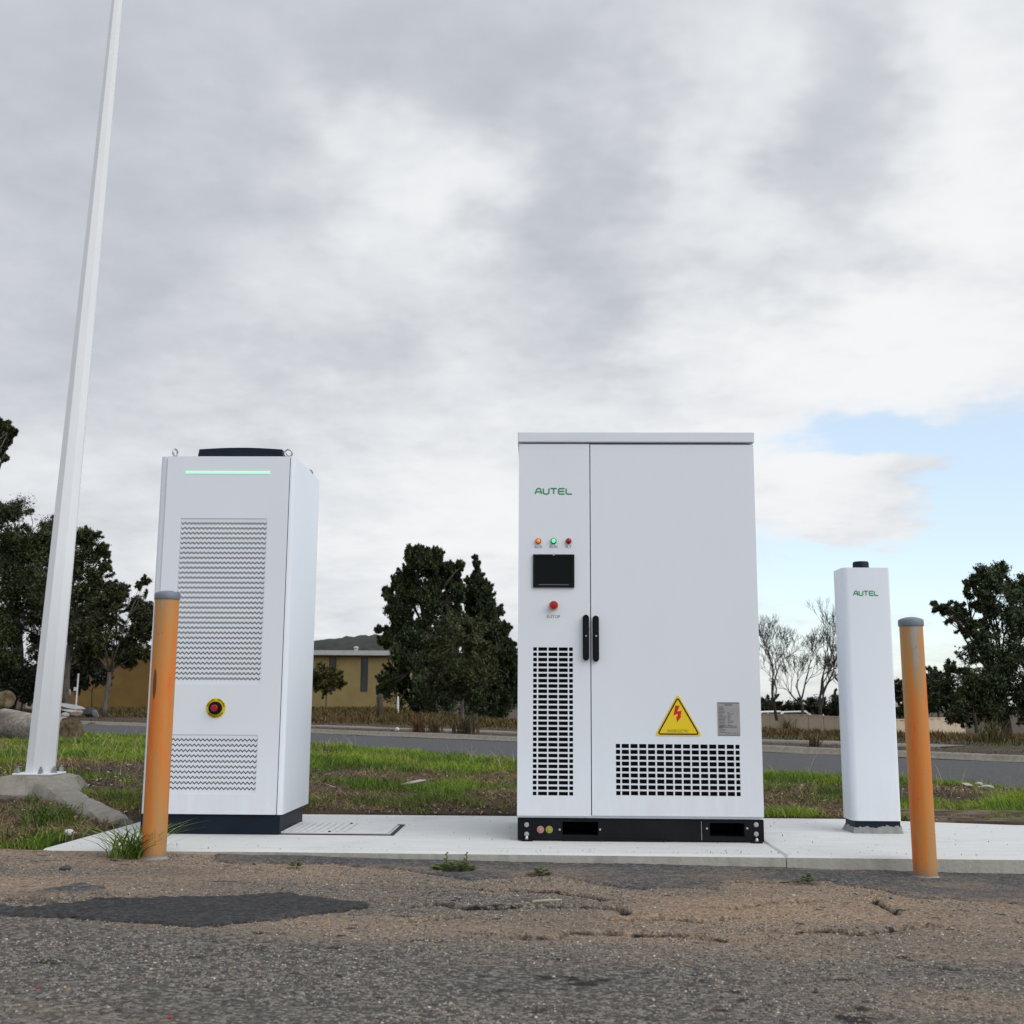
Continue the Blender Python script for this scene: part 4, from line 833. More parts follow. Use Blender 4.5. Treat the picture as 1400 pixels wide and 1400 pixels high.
def footing():
    t = thing('concrete_footing', 'rough broken concrete footing under the white light pole', 'footing', (PX, PY, PZ-.18))
    rr = np.random.default_rng(4)
    # irregular frustum
    nr, na = 5, 26; V = []; F = []
    a0 = np.linspace(0, 2*math.pi, na, endpoint=False); sup = lambda a: 1/max(abs(math.cos(a)), abs(math.sin(a)))**.75
    for i, (r, z) in enumerate(((.02, .180), (.160, .178), (.20, .160), (.27, .070), (.30, -.14))):
        for a in a0:
            w = 1+.13*(float(vnoise(np.array(a*2.2+3), np.array(i*1.0)))-.5)*(i > 0)*2; rr_ = r*sup(a)*w
            V.append((rr_*math.cos(a)*1.05, rr_*math.sin(a), z+(.022*(rr.random()-.5) if 1 < i < 4 else 0)))
    for i in range(nr-1):
        for j in range(na): F.append((i*na+j, i*na+(j+1) % na, (i+1)*na+(j+1) % na, (i+1)*na+j))
    F.append(tuple(range(na))[::-1])
    k = MB(); k.add(V, F); k.build('block', M_OLDC, t)
    # poured haunch running down towards the slab corner
    p0 = np.array((PX+.12, PY-.16, .175)); p1 = np.array(on(163, 1128, .0)); V = []; F = []; ns, nc = 26, 13
    d = (p1-p0)[:2]; d = d/np.linalg.norm(d); nn = np.array([-d[1], d[0]])
    for i in range(ns):
        u = i/(ns-1); c = p0+(p1-p0)*u; c[2] = .185*(1-u)**.9+.030*u+.010*math.sin(u*9); w = .105*(1-.1*u)+.03*(float(vnoise(np.array(u*8), np.array(2.0)))-.5)
        for j in range(nc):
            a = math.pi*j/(nc-1); q = c[:2]+nn*w*math.cos(a)*1.1; V.append((q[0]-PX, q[1]-PY, c[2]-.07*(1-math.sin(a)**.6)+.022*(rr.random()-.5)+.03*(float(fbm(np.array(u*11.0), np.array(j*.7), 3))-.5)-.16*(abs(math.cos(a))**8)-(PZ-.18)))
    for i in range(ns-1):
        for j in range(nc-1): F.append((i*nc+j, i*nc+j+1, (i+1)*nc+j+1, (i+1)*nc+j))
    F.append(tuple((ns-1)*nc+j for j in range(nc)))
    k = MB(); k.add(V, F); k.build('haunch', M_OLDC, t, smooth='auto')
footing()

# ------------------------------------------------------------------ plant builders
def leaf_quads(C, U, Wd, length, width, tint, droop=None):
    """C centres (n,3), U long axis, Wd width axis -> rhombic leaves with a fold"""
    n = len(C); l = np.asarray(length).reshape(-1, 1); w = np.asarray(width).reshape(-1, 1)
    A_ = C-U*l*.5; B_ = C+Wd*w*.5; D_ = C+U*l*.5; E_ = C-Wd*w*.5
    V = np.stack([A_, B_, D_, E_], 1).reshape(-1, 3); F = np.arange(4*n).reshape(-1, 4); return V, F, np.repeat(tint, 4, 0)
def leaf_tris(C, U, Wd, length, width, tint):
    n = len(C); l = np.asarray(length).reshape(-1, 1); w = np.asarray(width).reshape(-1, 1)
    V = np.stack([C-U*l*.5+Wd*w*.5, C-U*l*.35-Wd*w*.5, C+U*l*.5], 1).reshape(-1, 3); return V, np.arange(3*n).reshape(-1, 3), np.repeat(tint, 3, 0)
def rand_unit(n, rng): v = rng.normal(size=(n, 3)); return v/np.linalg.norm(v, axis=1, keepdims=True)
def leaf_cloud(clusters, per, length, width, c1, c2, rng, hang=0.0, up=0.0, flat=1.0, bright=.25):
    cs = np.array([c[0] for c in clusters]); rs = np.array([c[1] for c in clusters])
    idx = np.repeat(np.arange(len(cs)), per); n = len(idx)
    p = rng.normal(size=(n, 3))*.52; p[:, 2] *= flat
    C = cs[idx]+p*rs[idx][:, None]
    U = rand_unit(n, rng); U[:, 2] += up-hang; U += p*.5; U /= np.linalg.norm(U, axis=1, keepdims=True)
    Wd = np.cross(U, rand_unit(n, rng)); Wd /= np.linalg.norm(Wd, axis=1, keepdims=True)+1e-9
    t = rng.random((n, 1))**1.8; cl = rng.random(len(cs))[idx][:, None]
    T = (np.array(c1)*(1-t)+np.array(c2)*t)*(1-bright+2*bright*cl)
    return leaf_tris(C, U, Wd, length*(.5+.9*rng.random(n)), width*(.6+.8*rng.random(n)), T)
def px_blobs(blobs, Y, rng, depth=.9):
    out = []
    for px, py, r in blobs:
        R = r*.85*Y/FPX; c = np.array(at(px, py, Y)); c[1] += rng.uniform(-depth, depth)*R*1.2; out.append((c, R))
    return out
def sub_clusters(blobs, k, f, rng):
    out = []
    for c, R in blobs:
        for i in range(max(1, int(k*min(1, R/.45)))):
            p = rand_unit(1, rng)[0]*rng.random()**.4; out.append((c+p*R*np.array([1.0, 1.0, .9]), R*f*rng.uniform(.5, 1.5)))
    return out
def sprays(blobs, k, rng, up=0.0, reach=1.5, rad=.09):
    """small leafy twigs that break the outline of each clump"""
    out = []
    for c, R in blobs:
        for i in range(max(2, int(k*min(1, R/.5)))):
            d = rand_unit(1, rng)[0]; d[2] += up; d[1] *= .7; d /= np.linalg.norm(d); L_ = R*rng.uniform(.95, reach)+.04
            for u in np.linspace(.6, 1, 5): out.append((c+d*L_*u+rng.normal(size=3)*.03*R, max(.05, rad*(1.35-.9*u)*(R*1.1+.22)*rng.uniform(.7, 1.2))))
    return out
def curve_pts(a, b, n, bend, rng):
    a, b = np.array(a), np.array(b); o = rng.normal(size=3)*bend*np.linalg.norm(b-a); o[2] = abs(o[2])*.3
    return [tuple(a+(b-a)*u+o*math.sin(math.pi*u)) for u in np.linspace(0, 1, n)]
def tree(name, label, base_px, Y, z, blobs, leaf, c1, c2, k=9, f=.34, per=60, trunk=.16, bark=None, fork=.4, hang=.3, up=0, seed=1, group=None, lean=0, branches=True, flat=.85, cat='tree'):
    rng = np.random.default_rng(seed); bx = at(base_px, 960, Y)[0]; base = np.array((bx, Y, z)); off = base
    t = thing(name, label, cat, tuple(base), group)
    B = px_blobs(blobs, Y, rng); con = up >= .8      # conifers: many thin upswept sprays instead of round clumps
    SC = sub_clusters(B, k*(1.5 if con else 1.3), f*(.62 if con else 1.0), rng)
    SP = sprays(B, 24 if con else 14, rng, 1.1 if con else -.15*(hang > 0), 1.55 if con else 1.45, .075 if con else .13)
    V, F, T = leaf_cloud(SC, int(per*3.4), leaf[0]*.46, leaf[1]*.62, c1, c2, rng, hang, up, 1.5 if con else flat)
    V2, F2, T2 = leaf_cloud(SP, 30, leaf[0]*.44, leaf[1]*.58, c1, c2, rng, hang, up, 1.0)
    V = np.concatenate([V, V2]); F = np.concatenate([F, F2+len(V)-len(V2)]); T = np.concatenate([T, T2])
    np_mesh('crown', V-off, F, M_LEAF, t, T)
    topc = np.mean([b[0] for b in B], 0); hi = max(b[0][2]+b[1]*.3 for b in B)
    fk = base+(np.array([topc[0], topc[1], hi])-base)*fork; fk[0] += lean
    mb = MB(); mb.tube(curve_pts(base-[0, 0, .2], fk, 6, .03, rng), np.linspace(trunk, trunk*.7, 6), 8)
    sub(mb, off).build('trunk', bark or M_BARK, t, smooth=True)
    if branches:
        mb = MB()
        for c, R in B:
            s = fk if c[2] > fk[2] else base+(fk-base)*rng.uniform(.55, 1.0); pts = curve_pts(s, c, 6, .08, rng); mb.tube(pts, np.linspace(trunk*.30, trunk*.06, 6), 5)
            for i in range(4):
                e = c+rand_unit(1, rng)[0]*R*.8; mb.tube(curve_pts(pts[3], e, 4, .1, rng), np.linspace(trunk*.14, trunk*.04, 4), 4)
        sub(mb, off).build('branches', bark or M_BARK, t, smooth=True)
    return t
DG1, DG2 = (.011, .017, .006), (.085, .105, .032)        # dark gum foliage
LG = 'gum trees behind the road on the left'
tree('gum_tree', 'broad dark gum tree behind the log, partly hidden by the white pole', 14, 58, .30, [(20, 705, 32), (58, 728, 32), (-20, 720, 45), (0, 770, 48), (45, 780, 42), (82, 745, 26), (30, 830, 45), (72, 830, 38), (-40, 830, 60), (20, 880, 38), (60, 880, 30), (-25, 890, 40), (40, 745, 30), (-5, 745, 36), (20, 800, 36), (60, 815, 30), (10, 850, 36)], (.30, .11), DG1, DG2, k=15, f=.36, per=62, trunk=.26, fork=.45, seed=1, group=LG)
tree('gum_tree', 'tall ragged gum tree just right of the white pole', 92, 52, .33, [(120, 735, 18), (112, 765, 26), (138, 752, 12), (95, 800, 34), (128, 795, 22), (100, 850, 34), (135, 840, 20), (148, 775, 8), (85, 740, 16), (112, 820, 28), (82, 775, 22), (120, 870, 24)], (.30, .11), DG1, DG2, k=13, f=.36, per=55, trunk=.2, fork=.5, seed=2, group=LG)
tree('gum_tree', 'spreading gum tree with forked pale trunk left of the orange bollard', 143, 46, .28, [(165, 810, 16), (155, 832, 26), (188, 828, 20), (182, 862, 26), (145, 865, 30), (210, 850, 18), (196, 798, 9), (118, 872, 28), (168, 893, 22), (196, 895, 13), (125, 898, 22), (150, 800, 8)], (.28, .10), DG1, (.075, .078, .02), k=13, f=.36, per=60, trunk=.12, fork=.30, seed=3, group=LG)
tree('gum_tree', 'leafy branch end of a gum tree reaching in at the left edge', -150, 30, .25, [(0, 583, 11), (16, 592, 8), (-2, 600, 9), (10, 606, 6), (-6, 618, 9), (6, 622, 6), (-100, 600, 60), (-160, 620, 80), (-140, 700, 70)], (.24, .09), DG1, DG2, k=30, f=.30, per=55, trunk=.22, fork=.55, seed=4, group=LG)
for px_, bl_, lb_, sd_ in ((-10, [(-20, 915, 30), (15, 915, 26), (0, 940, 22), (-40, 940, 30)], 'dark shrub under the broad gum at the left edge', 13), (70, [(60, 905, 24), (85, 915, 24), (100, 930, 18), (65, 935, 18)], 'dark shrub under the gums, half behind the white pole', 14), (30, [(25, 935, 22), (45, 945, 18), (5, 945, 20), (58, 930, 20), (70, 948, 16)], 'low dark shrub between the log and the red-roofed shed', 16), (128, [(118, 915, 20), (135, 925, 14), (110, 935, 12)], 'dark shrub left of the forked gum trunk', 15)):
    tree('shrub', lb_, px_, 57, .32, bl_, (.30, .11), (.008, .012, .005), (.028, .036, .014), k=12, f=.4, per=44, trunk=.06, bark=M_DBARK, fork=.4, seed=sd_, cat='shrub', group='shrubs under the gum trees')
CG1, CG2 = (.009, .017, .006), (.062, .090, .026)
tree('conifer', 'broad dark conifer with ragged spiky top between the two cabinets', 590, 62, .15, [(572, 764, 14), (592, 766, 14), (545, 800, 12), (612, 780, 10), (628, 812, 10), (560, 865, 22), (620, 860, 22), (572, 768, 18), (590, 772, 18), (556, 795, 22), (600, 795, 24), (548, 830, 24), (585, 830, 34), (620, 795, 12), (612, 830, 22), (538, 868, 18), (560, 895, 34), (600, 885, 34), (550, 935, 34), (600, 940, 42), (528, 812, 9), (527, 880, 10), (640, 945, 42), (530, 940, 16), (575, 965, 20), (517, 862, 5), (630, 775, 6)], (.42, .13), CG1, CG2, k=15, f=.34, per=62, trunk=.3, bark=M_DBARK, fork=.5, hang=0, up=1.0, seed=5)
def cone(pts, Y):  # conifer tiers
    return pts
tree('conifer', 'narrow pointed dark conifer beside the wide white cabinet', 668, 66, .15, [(650, 764, 3), (651, 774, 6), (645, 812, 9), (665, 806, 8), (640, 850, 12), (690, 862, 8), (640, 880, 16), (702, 925, 12), (652, 790, 9), (655, 805, 13), (664, 822, 15), (648, 830, 14), (668, 845, 20), (655, 860, 20), (680, 868, 18), (672, 890, 30), (688, 915, 26), (665, 925, 30), (690, 950, 32), (672, 965, 30), (640, 795, 5), (683, 840, 6), (697, 885, 8), (704, 905, 8), (708, 930, 16)], (.42, .12), CG1, (.054, .080, .024), k=15, f=.34, per=58, trunk=.22, bark=M_DBARK, fork=.75, hang=0, up=1.2, seed=6)
tree('gum_sapling', 'young round-crowned gum tree standing in front of the dark conifers', 633, 44, .10, [(620, 862, 26), (645, 856, 20), (596, 885, 24), (655, 888, 22), (622, 898, 36), (600, 928, 22), (645, 918, 28), (582, 900, 12), (668, 905, 10), (628, 940, 18)], (.26, .07), (.016, .024, .009), (.115, .125, .042), k=13, f=.34, per=58, trunk=.09, fork=.25, seed=7)
tree('gum_tree', 'large dark gum tree at the right edge behind the orange bollard', 1378, 36, -.45, [(1345, 792, 22), (1372, 788, 20), (1325, 800, 11), (1400, 800, 26), (1312, 838, 16), (1288, 832, 12), (1278, 828, 6), (1342, 822, 20), (1375, 832, 34), (1332, 858, 20), (1405, 870, 45), (1350, 888, 36), (1385, 920, 45), (1335, 930, 38), (1302, 948, 24), (1405, 945, 40), (1352, 965, 30), (1440, 850, 60), (1450, 940, 60), (1300, 915, 10), (1316, 975, 18)], (.22, .08), (.013, .022, .010), (.085, .120, .046), k=15, f=.34, per=62, trunk=.17, bark=M_DBARK, fork=.35, seed=8)
tree('gum_sapling', 'low dark gum with thin trunk under the large right gum', 1332, 35, -.42, [(1332, 960, 22), (1310, 972, 16), (1350, 975, 20), (1335, 940, 16)], (.20, .07), DG1, DG2, k=10, f=.36, per=45, trunk=.07, bark=M_DBARK, fork=.5, seed=9)
tree('shrub_tree', 'distant bushy tree seen just right of the right bollard', 1284, 72, -1.4, [(1285, 925, 16), (1272, 935, 14), (1296, 940, 14), (1278, 958, 18), (1262, 955, 12)], (.34, .12), DG1, (.04, .055, .018), k=9, f=.36, per=38, trunk=.1, bark=M_DBARK, seed=10)
tree('shrub_tree', 'distant dark tree seen between the slim pillar and right bollard', 1228, 75, -1.4, [(1228, 935, 10), (1222, 950, 14), (1238, 955, 14), (1226, 972, 14)], (.34, .12), DG1, DG2, k=9, f=.36, per=38, trunk=.1, bark=M_DBARK, seed=12)
for i, (bx_, bl, lb) in enumerate(((1052, [(1050, 962, 14), (1060, 968, 12), (1040, 968, 12)], 'dark bush behind the beige fence next to the wide cabinet'), (1085, [(1080, 972, 14), (1095, 968, 14), (1088, 978, 12)], 'dark bush behind the beige fence, middle of three'), (1130, [(1115, 966, 16), (1135, 962, 18), (1150, 968, 18), (1128, 980, 14)], 'dark bush behind the beige fence next to the slim pillar'))):
    tree('bush', lb, bx_, 92, -1.5, bl, (.42, .18), (.014, .018, .007), (.045, .050, .018), k=9, f=.4, per=36, trunk=.08, bark=M_DBARK, seed=20+i, cat='bush', group='bushes behind the fence')
tree('bush', 'round yellow-green bush in front of the ochre building', 446, 72, .30, [(440, 922, 14), (455, 925, 14), (446, 934, 16), (432, 932, 12), (464, 934, 8)], (.28, .12), (.035, .040, .008), (.12, .105, .022), k=11, f=.38, per=45, trunk=.05, fork=.4, hang=0, up=.4, seed=30, cat='bush')

def bare_tree(name, label, base_px, py0, Y, height, seed, spread=.55, lean=.0, levels=6, r0=.16):
    rng = np.random.default_rng(seed); b = np.array(at(base_px, py0, Y)); t = thing(name, label, 'tree', tuple(b), 'leafless trees behind the fence')
    tr = MB(); br = MB()
    def grow(p, d, L_, r, lev):
        n = 4; pts = [p]; q = p; dd = d
        for i in range(n):
            dd = dd+rng.normal(size=3)*.10+np.array([0, 0, .05]); dd = dd/np.linalg.norm(dd); q = q+dd*L_/n; pts.append(q)
        (tr if lev == 0 else br).tube([tuple(x-b) for x in pts], np.linspace(r, r*.66, n+1), 6 if lev < 2 else 3, cap=False)
        if lev >= levels: return
        for i in range(3 if lev < 2 else 2+(rng.random() < .62)):
            w = rng.normal(size=3); w -= dd*(w@dd); w /= np.linalg.norm(w); sp = spread*rng.uniform(.5, 1.25); nd = dd*math.cos(sp)+w*math.sin(sp); nd[2] += .12; nd /= np.linalg.norm(nd)
            st = pts[-1] if i < 2 else pts[int(rng.integers(2, n))]
            grow(st, nd, L_*rng.uniform(.62, .88), max(.009, r*.60), lev+1)
    grow(b, np.array([lean, 0, 1.0]), height*.31, r0, 0)
    tr.build('trunk', M_TWIG, t, smooth=True, fix=False); br.build('branches', M_TWIG, t, fix=False)
bare_tree('bare_tree', 'taller leafless tree touching the left side of the slim pillar', 1120, 992, 60, 5.3, 3, .46, -.12, 7, .10)
bare_tree('bare_tree', 'smaller leafless tree near the right side of the wide cabinet', 1062, 985, 62, 5.0, 8, .52, .02, 7, .085)
bare_tree('bare_tree', 'low leafless tree between the two other leafless ones', 1098, 990, 63, 4.2, 11, .55, .04, 7, .09)
bare_tree('bare_tree', 'leafless tree mostly hidden behind the slim pillar', 1165, 992, 64, 4.2, 5, .5, .0, 6, .10)

# ------------------------------------------------------------------ grass, weeds and litter on the verges
def blades(P, h, w, c1, c2, rng, lean=.5, seg=2):
    """curved tapering blades; P (n,3) roots"""
    n = len(P); a = rng.random(n)*2*math.pi; le = lean*(.25+rng.random(n))*h; dx, dy = np.cos(a)*le, np.sin(a)*le
    b = a+math.pi/2+rng.normal(size=n)*.5; wx, wy = np.cos(b)*w/2, np.sin(b)*w/2
    rows = []
    for i in range(seg):
        u = i/seg; f = u**1.8; k = 1-.35*u; zc = h*(u-.18*lean*u*u)
        for s in (-1, 1): rows.append(np.stack([P[:, 0]+dx*f+s*wx*k, P[:, 1]+dy*f+s*wy*k, P[:, 2]+zc], 1))
    rows.append(np.stack([P[:, 0]+dx, P[:, 1]+dy, P[:, 2]+h*(1-.18*lean)], 1))
    V = np.stack(rows, 1).reshape(-1, 3); m_ = 2*seg+1; base = (np.arange(n)*m_)[:, None]
    F = []
    for i in range(seg-1): F += [[2*i, 2*i+1, 2*i+3], [2*i, 2*i+3, 2*i+2]]
    F.append([2*seg-2, 2*seg-1, 2*seg]); F = (base[:, None, :]+np.array(F)[None]).reshape(-1, 3)
    t = rng.random((n, 1)); T = np.array(c1)*(1-t)+np.array(c2)*t
    return V, F, np.repeat(T, m_, 0)
def verge_points(n, rng):
    """random roots on the near verge that the picture can see, denser close to the camera"""
    X = []
    y = 5.66+ (22-5.66)*rng.random(n*3)**1.35; x = (rng.random(n*3)*1.36-.68)*y
    ok = ((x+y)*SQ < S0-.05) & (poly_sd(x, y, SLAB) < -.03) & (y > np.where(x < -2.38, 5.68, 7.3))
    x, y = x[ok][:n], y[ok][:n]; return x, y
def field(x, y): return .5+1.5*(.55*(fbm(x*1.15+5, y*1.25+2, 4, 2)-.5)+.45*(fbm(x*3.1+1, y*2.6+7, 3, 0)-.5))
def lush(x, y):
    """how green the verge is at a spot: patchy, thinner by the pole footing and in the bare mulch band"""
    g = field(x, y)+.09*sstep(.5, 2.5, x)+.05*sstep(-2.6, -3.6, x)*sstep(7.6, 8.6, y)
    band = np.exp(-((y-8.5-.3*np.sin(x*1.3))/.55)**2)*sstep(2.2, .6, x)*.13
    g = g-band-.24*np.exp(-(((x+3.0)/.9)**2+((y-6.7)/.9)**2)); g = g+.10*sstep(10, 12.5, y)-.015
    return g
def build_verge():
    rng = np.random.default_rng(21)
    x, y = verge_points(340000, rng); g = lush(x, y)+.05*rng.normal(size=len(x)); k = g > .525; x, y, g = x[k], y[k], g[k]
    h = (.022+.055*np.clip((g-.45)/.3, 0, 1))*(.45+.9*rng.random(len(x)))*(1+.02*y); dist = np.clip(y/9, .8, 2.2)
    P = np.stack([x, y, z_verge(x, y)-.004], 1); yel = fbm(x*1.7+3, y*1.7, 3, 3)[:, None]
    V, F, T = blades(P, h, .0045*dist*(.7+.6*rng.random(len(x))), (.042, .088, .008), (.185, .31, .026), rng, 1.1)
    T = T*np.repeat(.35+1.35*yel, 5, 0)*np.array([1, 1, 1])+np.repeat((yel > .58)*np.array([.05, .03, .0]), 5, 0)
    stuff(np_mesh('grass', V, F, M_BLADE, None, T), 'patchy short green grass covering the verge behind the slab', 'grass')
    # dry straw
    x, y = verge_points(130000, rng); g = lush(x, y); dr = fbm(x*1.5+30, y*1.5+8, 4, 1); k = (dr+.12*np.exp(-((y-7.6)/.25)**2) > .50)&(rng.random(len(x)) < .8)&(g < .66); x, y = x[k], y[k]
    P = np.stack([x, y, z_verge(x, y)-.003], 1); n = len(x); dist = np.clip(y/9, .8, 2.2)
    V, F, T = blades(P, .03+.07*rng.random(n)**2, .0038*dist, (.15, .10, .042), (.42, .31, .15), rng, 2.2)
    stuff(np_mesh('dry_grass', V, F, M_BLADE, None, T), 'matted straw-coloured dead grass on the verge behind the slab', 'dry grass')
    # mulch: chips, dead leaves, pebbles lying flat
    x, y = verge_points(90000, rng); g = lush(x, y); k = (g < .62); x, y = x[k], y[k]; n = len(x)
    C = np.stack([x, y, z_verge(x, y)+.004+.012*rng.random(n)], 1); U = rand_unit(n, rng); U[:, 2] *= .35; U /= np.linalg.norm(U, axis=1, keepdims=True)
    Wd = np.cross(U, np.array([0, 0, 1.0])+.5*rand_unit(n, rng)); Wd /= np.linalg.norm(Wd, axis=1, keepdims=True)+1e-9
    pal = np.array([(.06, .034, .02), (.13, .075, .038), (.23, .16, .10), (.38, .31, .23), (.03, .02, .015), (.16, .055, .034), (.55, .53, .49)]); T = pal[rng.choice(7, n, p=[.3, .23, .17, .08, .14, .06, .02])]
    L_ = .012+.035*rng.random(n)**2; L_[rng.random(n) < .06] *= 2.6
    V, F, T = leaf_quads(C, U, Wd, L_, .005+.012*rng.random(n), T)
    stuff(np_mesh('mulch', V, F, M_BITS, None, T), 'brown bark mulch, dead leaves and twigs on the verge', 'mulch')
    # tall seeding stalks along the crest
    x, y = verge_points(9000, rng); s = (x+y)*SQ; k = (s > S0-3.2) & (rng.random(len(x)) < .12); k |= (x < -2.6) & (y > 8.2) & (rng.random(len(x)) < .22); x, y = x[k], y[k]; n = len(x)
    P = np.stack([x, y, z_verge(x, y)], 1); V, F, T = blades(P, .10+.22*rng.random(n)**2, .0022+.00022*y, (.28, .22, .12), (.50, .43, .29), rng, .8, 3)
    stuff(np_mesh('seed_stalks', V, F, M_BLADE, None, T), 'sparse tall pale seeding grass stalks along the verge crest', 'dry grass')
build_verge()
def build_far_grass():
    rng = np.random.default_rng(22); n = 150000
    y = 17+78*rng.random(n)**1.6; x = (rng.random(n)*1.3-.65)*y; s = (x+y)*SQ-S1; k = (s > .35) & ~((s > 1.45) & (s < 2.65) & (rng.random(n) < .9)) & ~((s > .3) & (s < 1.5) & (rng.random(n) < .6)); x, y, s = x[k], y[k], s[k]; n = len(x)
    rt = sstep(.10, .16, x/y); nz = fbm(x*.25, y*.25, 4, 1); tall = sstep(3.5, 7, s)*(.45+1.1*nz)
    h = (.05+.24*tall*(1-.35*rt))*(.5+.8*rng.random(n)); P = np.stack([x, y, z_far(x, y)-.02], 1)
    V, F, T = blades(P, h, .0011*y*(.6+.8*rng.random(n)), (.030, .021, .008), (.165, .110, .034), rng, .7)
    gr = np.clip(rt*sstep(.42, .6, nz)*sstep(8, 3, s)+.30*(nz > .56), 0, 1)[:, None]*np.array([-.035, .012, -.012]); T = np.clip(T+np.repeat(gr, 5, 0), .006, 1)
    stuff(np_mesh('dry_field_grass', V, F, M_BLADE, None, T), 'long brownish dry grass on the ground beyond the road', 'dry grass')
build_far_grass()
def build_gravel():
    rng = np.random.default_rng(23); n = 95000; y = 2.5+3.1*rng.random(n)**.8; x = (rng.random(n)*1.04-.5)*y*1.0
    k = fbm(x*1.3, y*2.4, 4, 3)+.30*rng.random(n) > .56; k &= y < 5.58; x, y = x[k], y[k]; n = len(x)
    z = asphalt_height(x, y); r = .0018+.0042*rng.random(n)**2.4; big = rng.random(n) < .006; r[big] *= 1.9
    base = np.array([(1, 0, 0), (-.5, .86, 0), (-.5, -.86, 0), (0, 0, .8), (.4, .7, .35), (-.9, 0, .3), (.35, -.75, .3)]); fs = np.array([(0, 4, 3), (4, 1, 3), (1, 5, 3), (5, 2, 3), (2, 6, 3), (6, 0, 3)])
    a = rng.random(n)*6.28; ca, sa = np.cos(a)[:, None], np.sin(a)[:, None]; B = base[None]*(.7+.6*rng.random((n, 7, 1)))
    VX = (B[:, :, 0]*ca-B[:, :, 1]*sa*.8)*r[:, None]+x[:, None]; VY = (B[:, :, 0]*sa+B[:, :, 1]*ca*.8)*r[:, None]+y[:, None]; VZ = B[:, :, 2]*r[:, None]*1.1+z[:, None]-.0008
    V = np.stack([VX, VY, VZ], 2).reshape(-1, 3); F = (np.arange(n)[:, None, None]*7+fs[None]).reshape(-1, 3)
    pal = np.array([(.15, .148, .145), (.25, .225, .20), (.06, .06, .062), (.36, .325, .28), (.25, .185, .13), (.46, .44, .41)]); T = np.repeat(pal[rng.choice(6, n, p=[.24, .24, .26, .08, .165, .015])]*(.75+.5*rng.random((n, 1))), 7, 0)
    stuff(np_mesh('gravel', V, F, M_STONE, None, T), 'loose grey and brown stone chips over the worn asphalt', 'gravel')
build_gravel()

def build_slab_grit():
    rng = np.random.default_rng(31); n = 5200; x = -2.3+6.6*rng.random(n); y = 5.63+1.75*rng.random(n); edge = np.minimum(y-5.6, 7.42-y); k = (rng.random(n) < .10+.9*np.exp(-(edge/.10)**2)) & (poly_sd(x, y, SLAB) > .012) & ~((x > -2.15) & (x < -1.34) & (y > 6.25) & (y < 6.9)) & ~((x > -.12) & (x < 1.19) & (y > 6.08)) & ~((x > 1.72) & (x < 2.06) & (y > 6.58) & (y < 6.83)); x, y = x[k], y[k]; n = len(x)
    C = np.stack([x, y, np.full(n, .003)+.003*rng.random(n)], 1); U = rand_unit(n, rng); U[:, 2] *= .4; U /= np.linalg.norm(U, axis=1, keepdims=True); Wd = np.cross(U, np.array([0, 0, 1.0])+.4*rand_unit(n, rng)); Wd /= np.linalg.norm(Wd, axis=1, keepdims=True)+1e-9
    pal = np.array([(.10, .07, .045), (.20, .15, .10), (.05, .045, .04), (.28, .22, .15)]); V, F, T = leaf_quads(C, U, Wd, .004+.016*rng.random(n)**3, .003+.005*rng.random(n), pal[rng.integers(0, 4, n)])
    stuff(np_mesh('grit', V, F, M_BITS, None, T), 'fine dirt crumbs and leaf bits along the slab edges', 'grit')
build_slab_grit()

# ------------------------------------------------------------------ small plants and scraps near the slab
def tuft(name, label, c, n, h, spread, c1, c2, seed, w=.007, lean=.9):
    rng = np.random.default_rng(seed); a = rng.random(n)*6.28; r = spread*rng.random(n)**.7*.35
    P = np.stack([np.cos(a)*r, np.sin(a)*r*.7, np.zeros(n)-.004], 1)
    V, F, T = blades(P, h*(.35+.75*rng.random(n)), w*(.6+.8*rng.random(n)), c1, c2, rng, lean, 4)
    o = np_mesh(name, V, F, M_BLADE, None, T); o.location = c; return tag(o, label, 'plant')
def zat(x, y): return float(asphalt_height(np.array([x]), np.array([y]))[0])
c = on(181, 1173, -.02); tuft('grass_tuft', 'bright green grass tuft at the foot of the left bollard', (c[0], c[1], zat(c[0], c[1])), 170, .21, .34, (.07, .13, .018), (.22, .32, .06), 41, .008, 1.5)
c = on(118, 1128, .03); tuft('grass_tuft', 'loose grass tuft in the mulch below the pole footing', (c[0]-.25, c[1]+.1, .03), 160, .15, .5, (.04, .085, .012), (.13, .20, .03), 42, .007, 1.1)
c = on(60, 1150, .0); tuft('grass_tuft', 'low grass tuft at the asphalt edge near the left border', (c[0]-.1, c[1]+.12, .0), 170, .09, .7, (.04, .08, .012), (.14, .19, .04), 43, .006, 1.2)
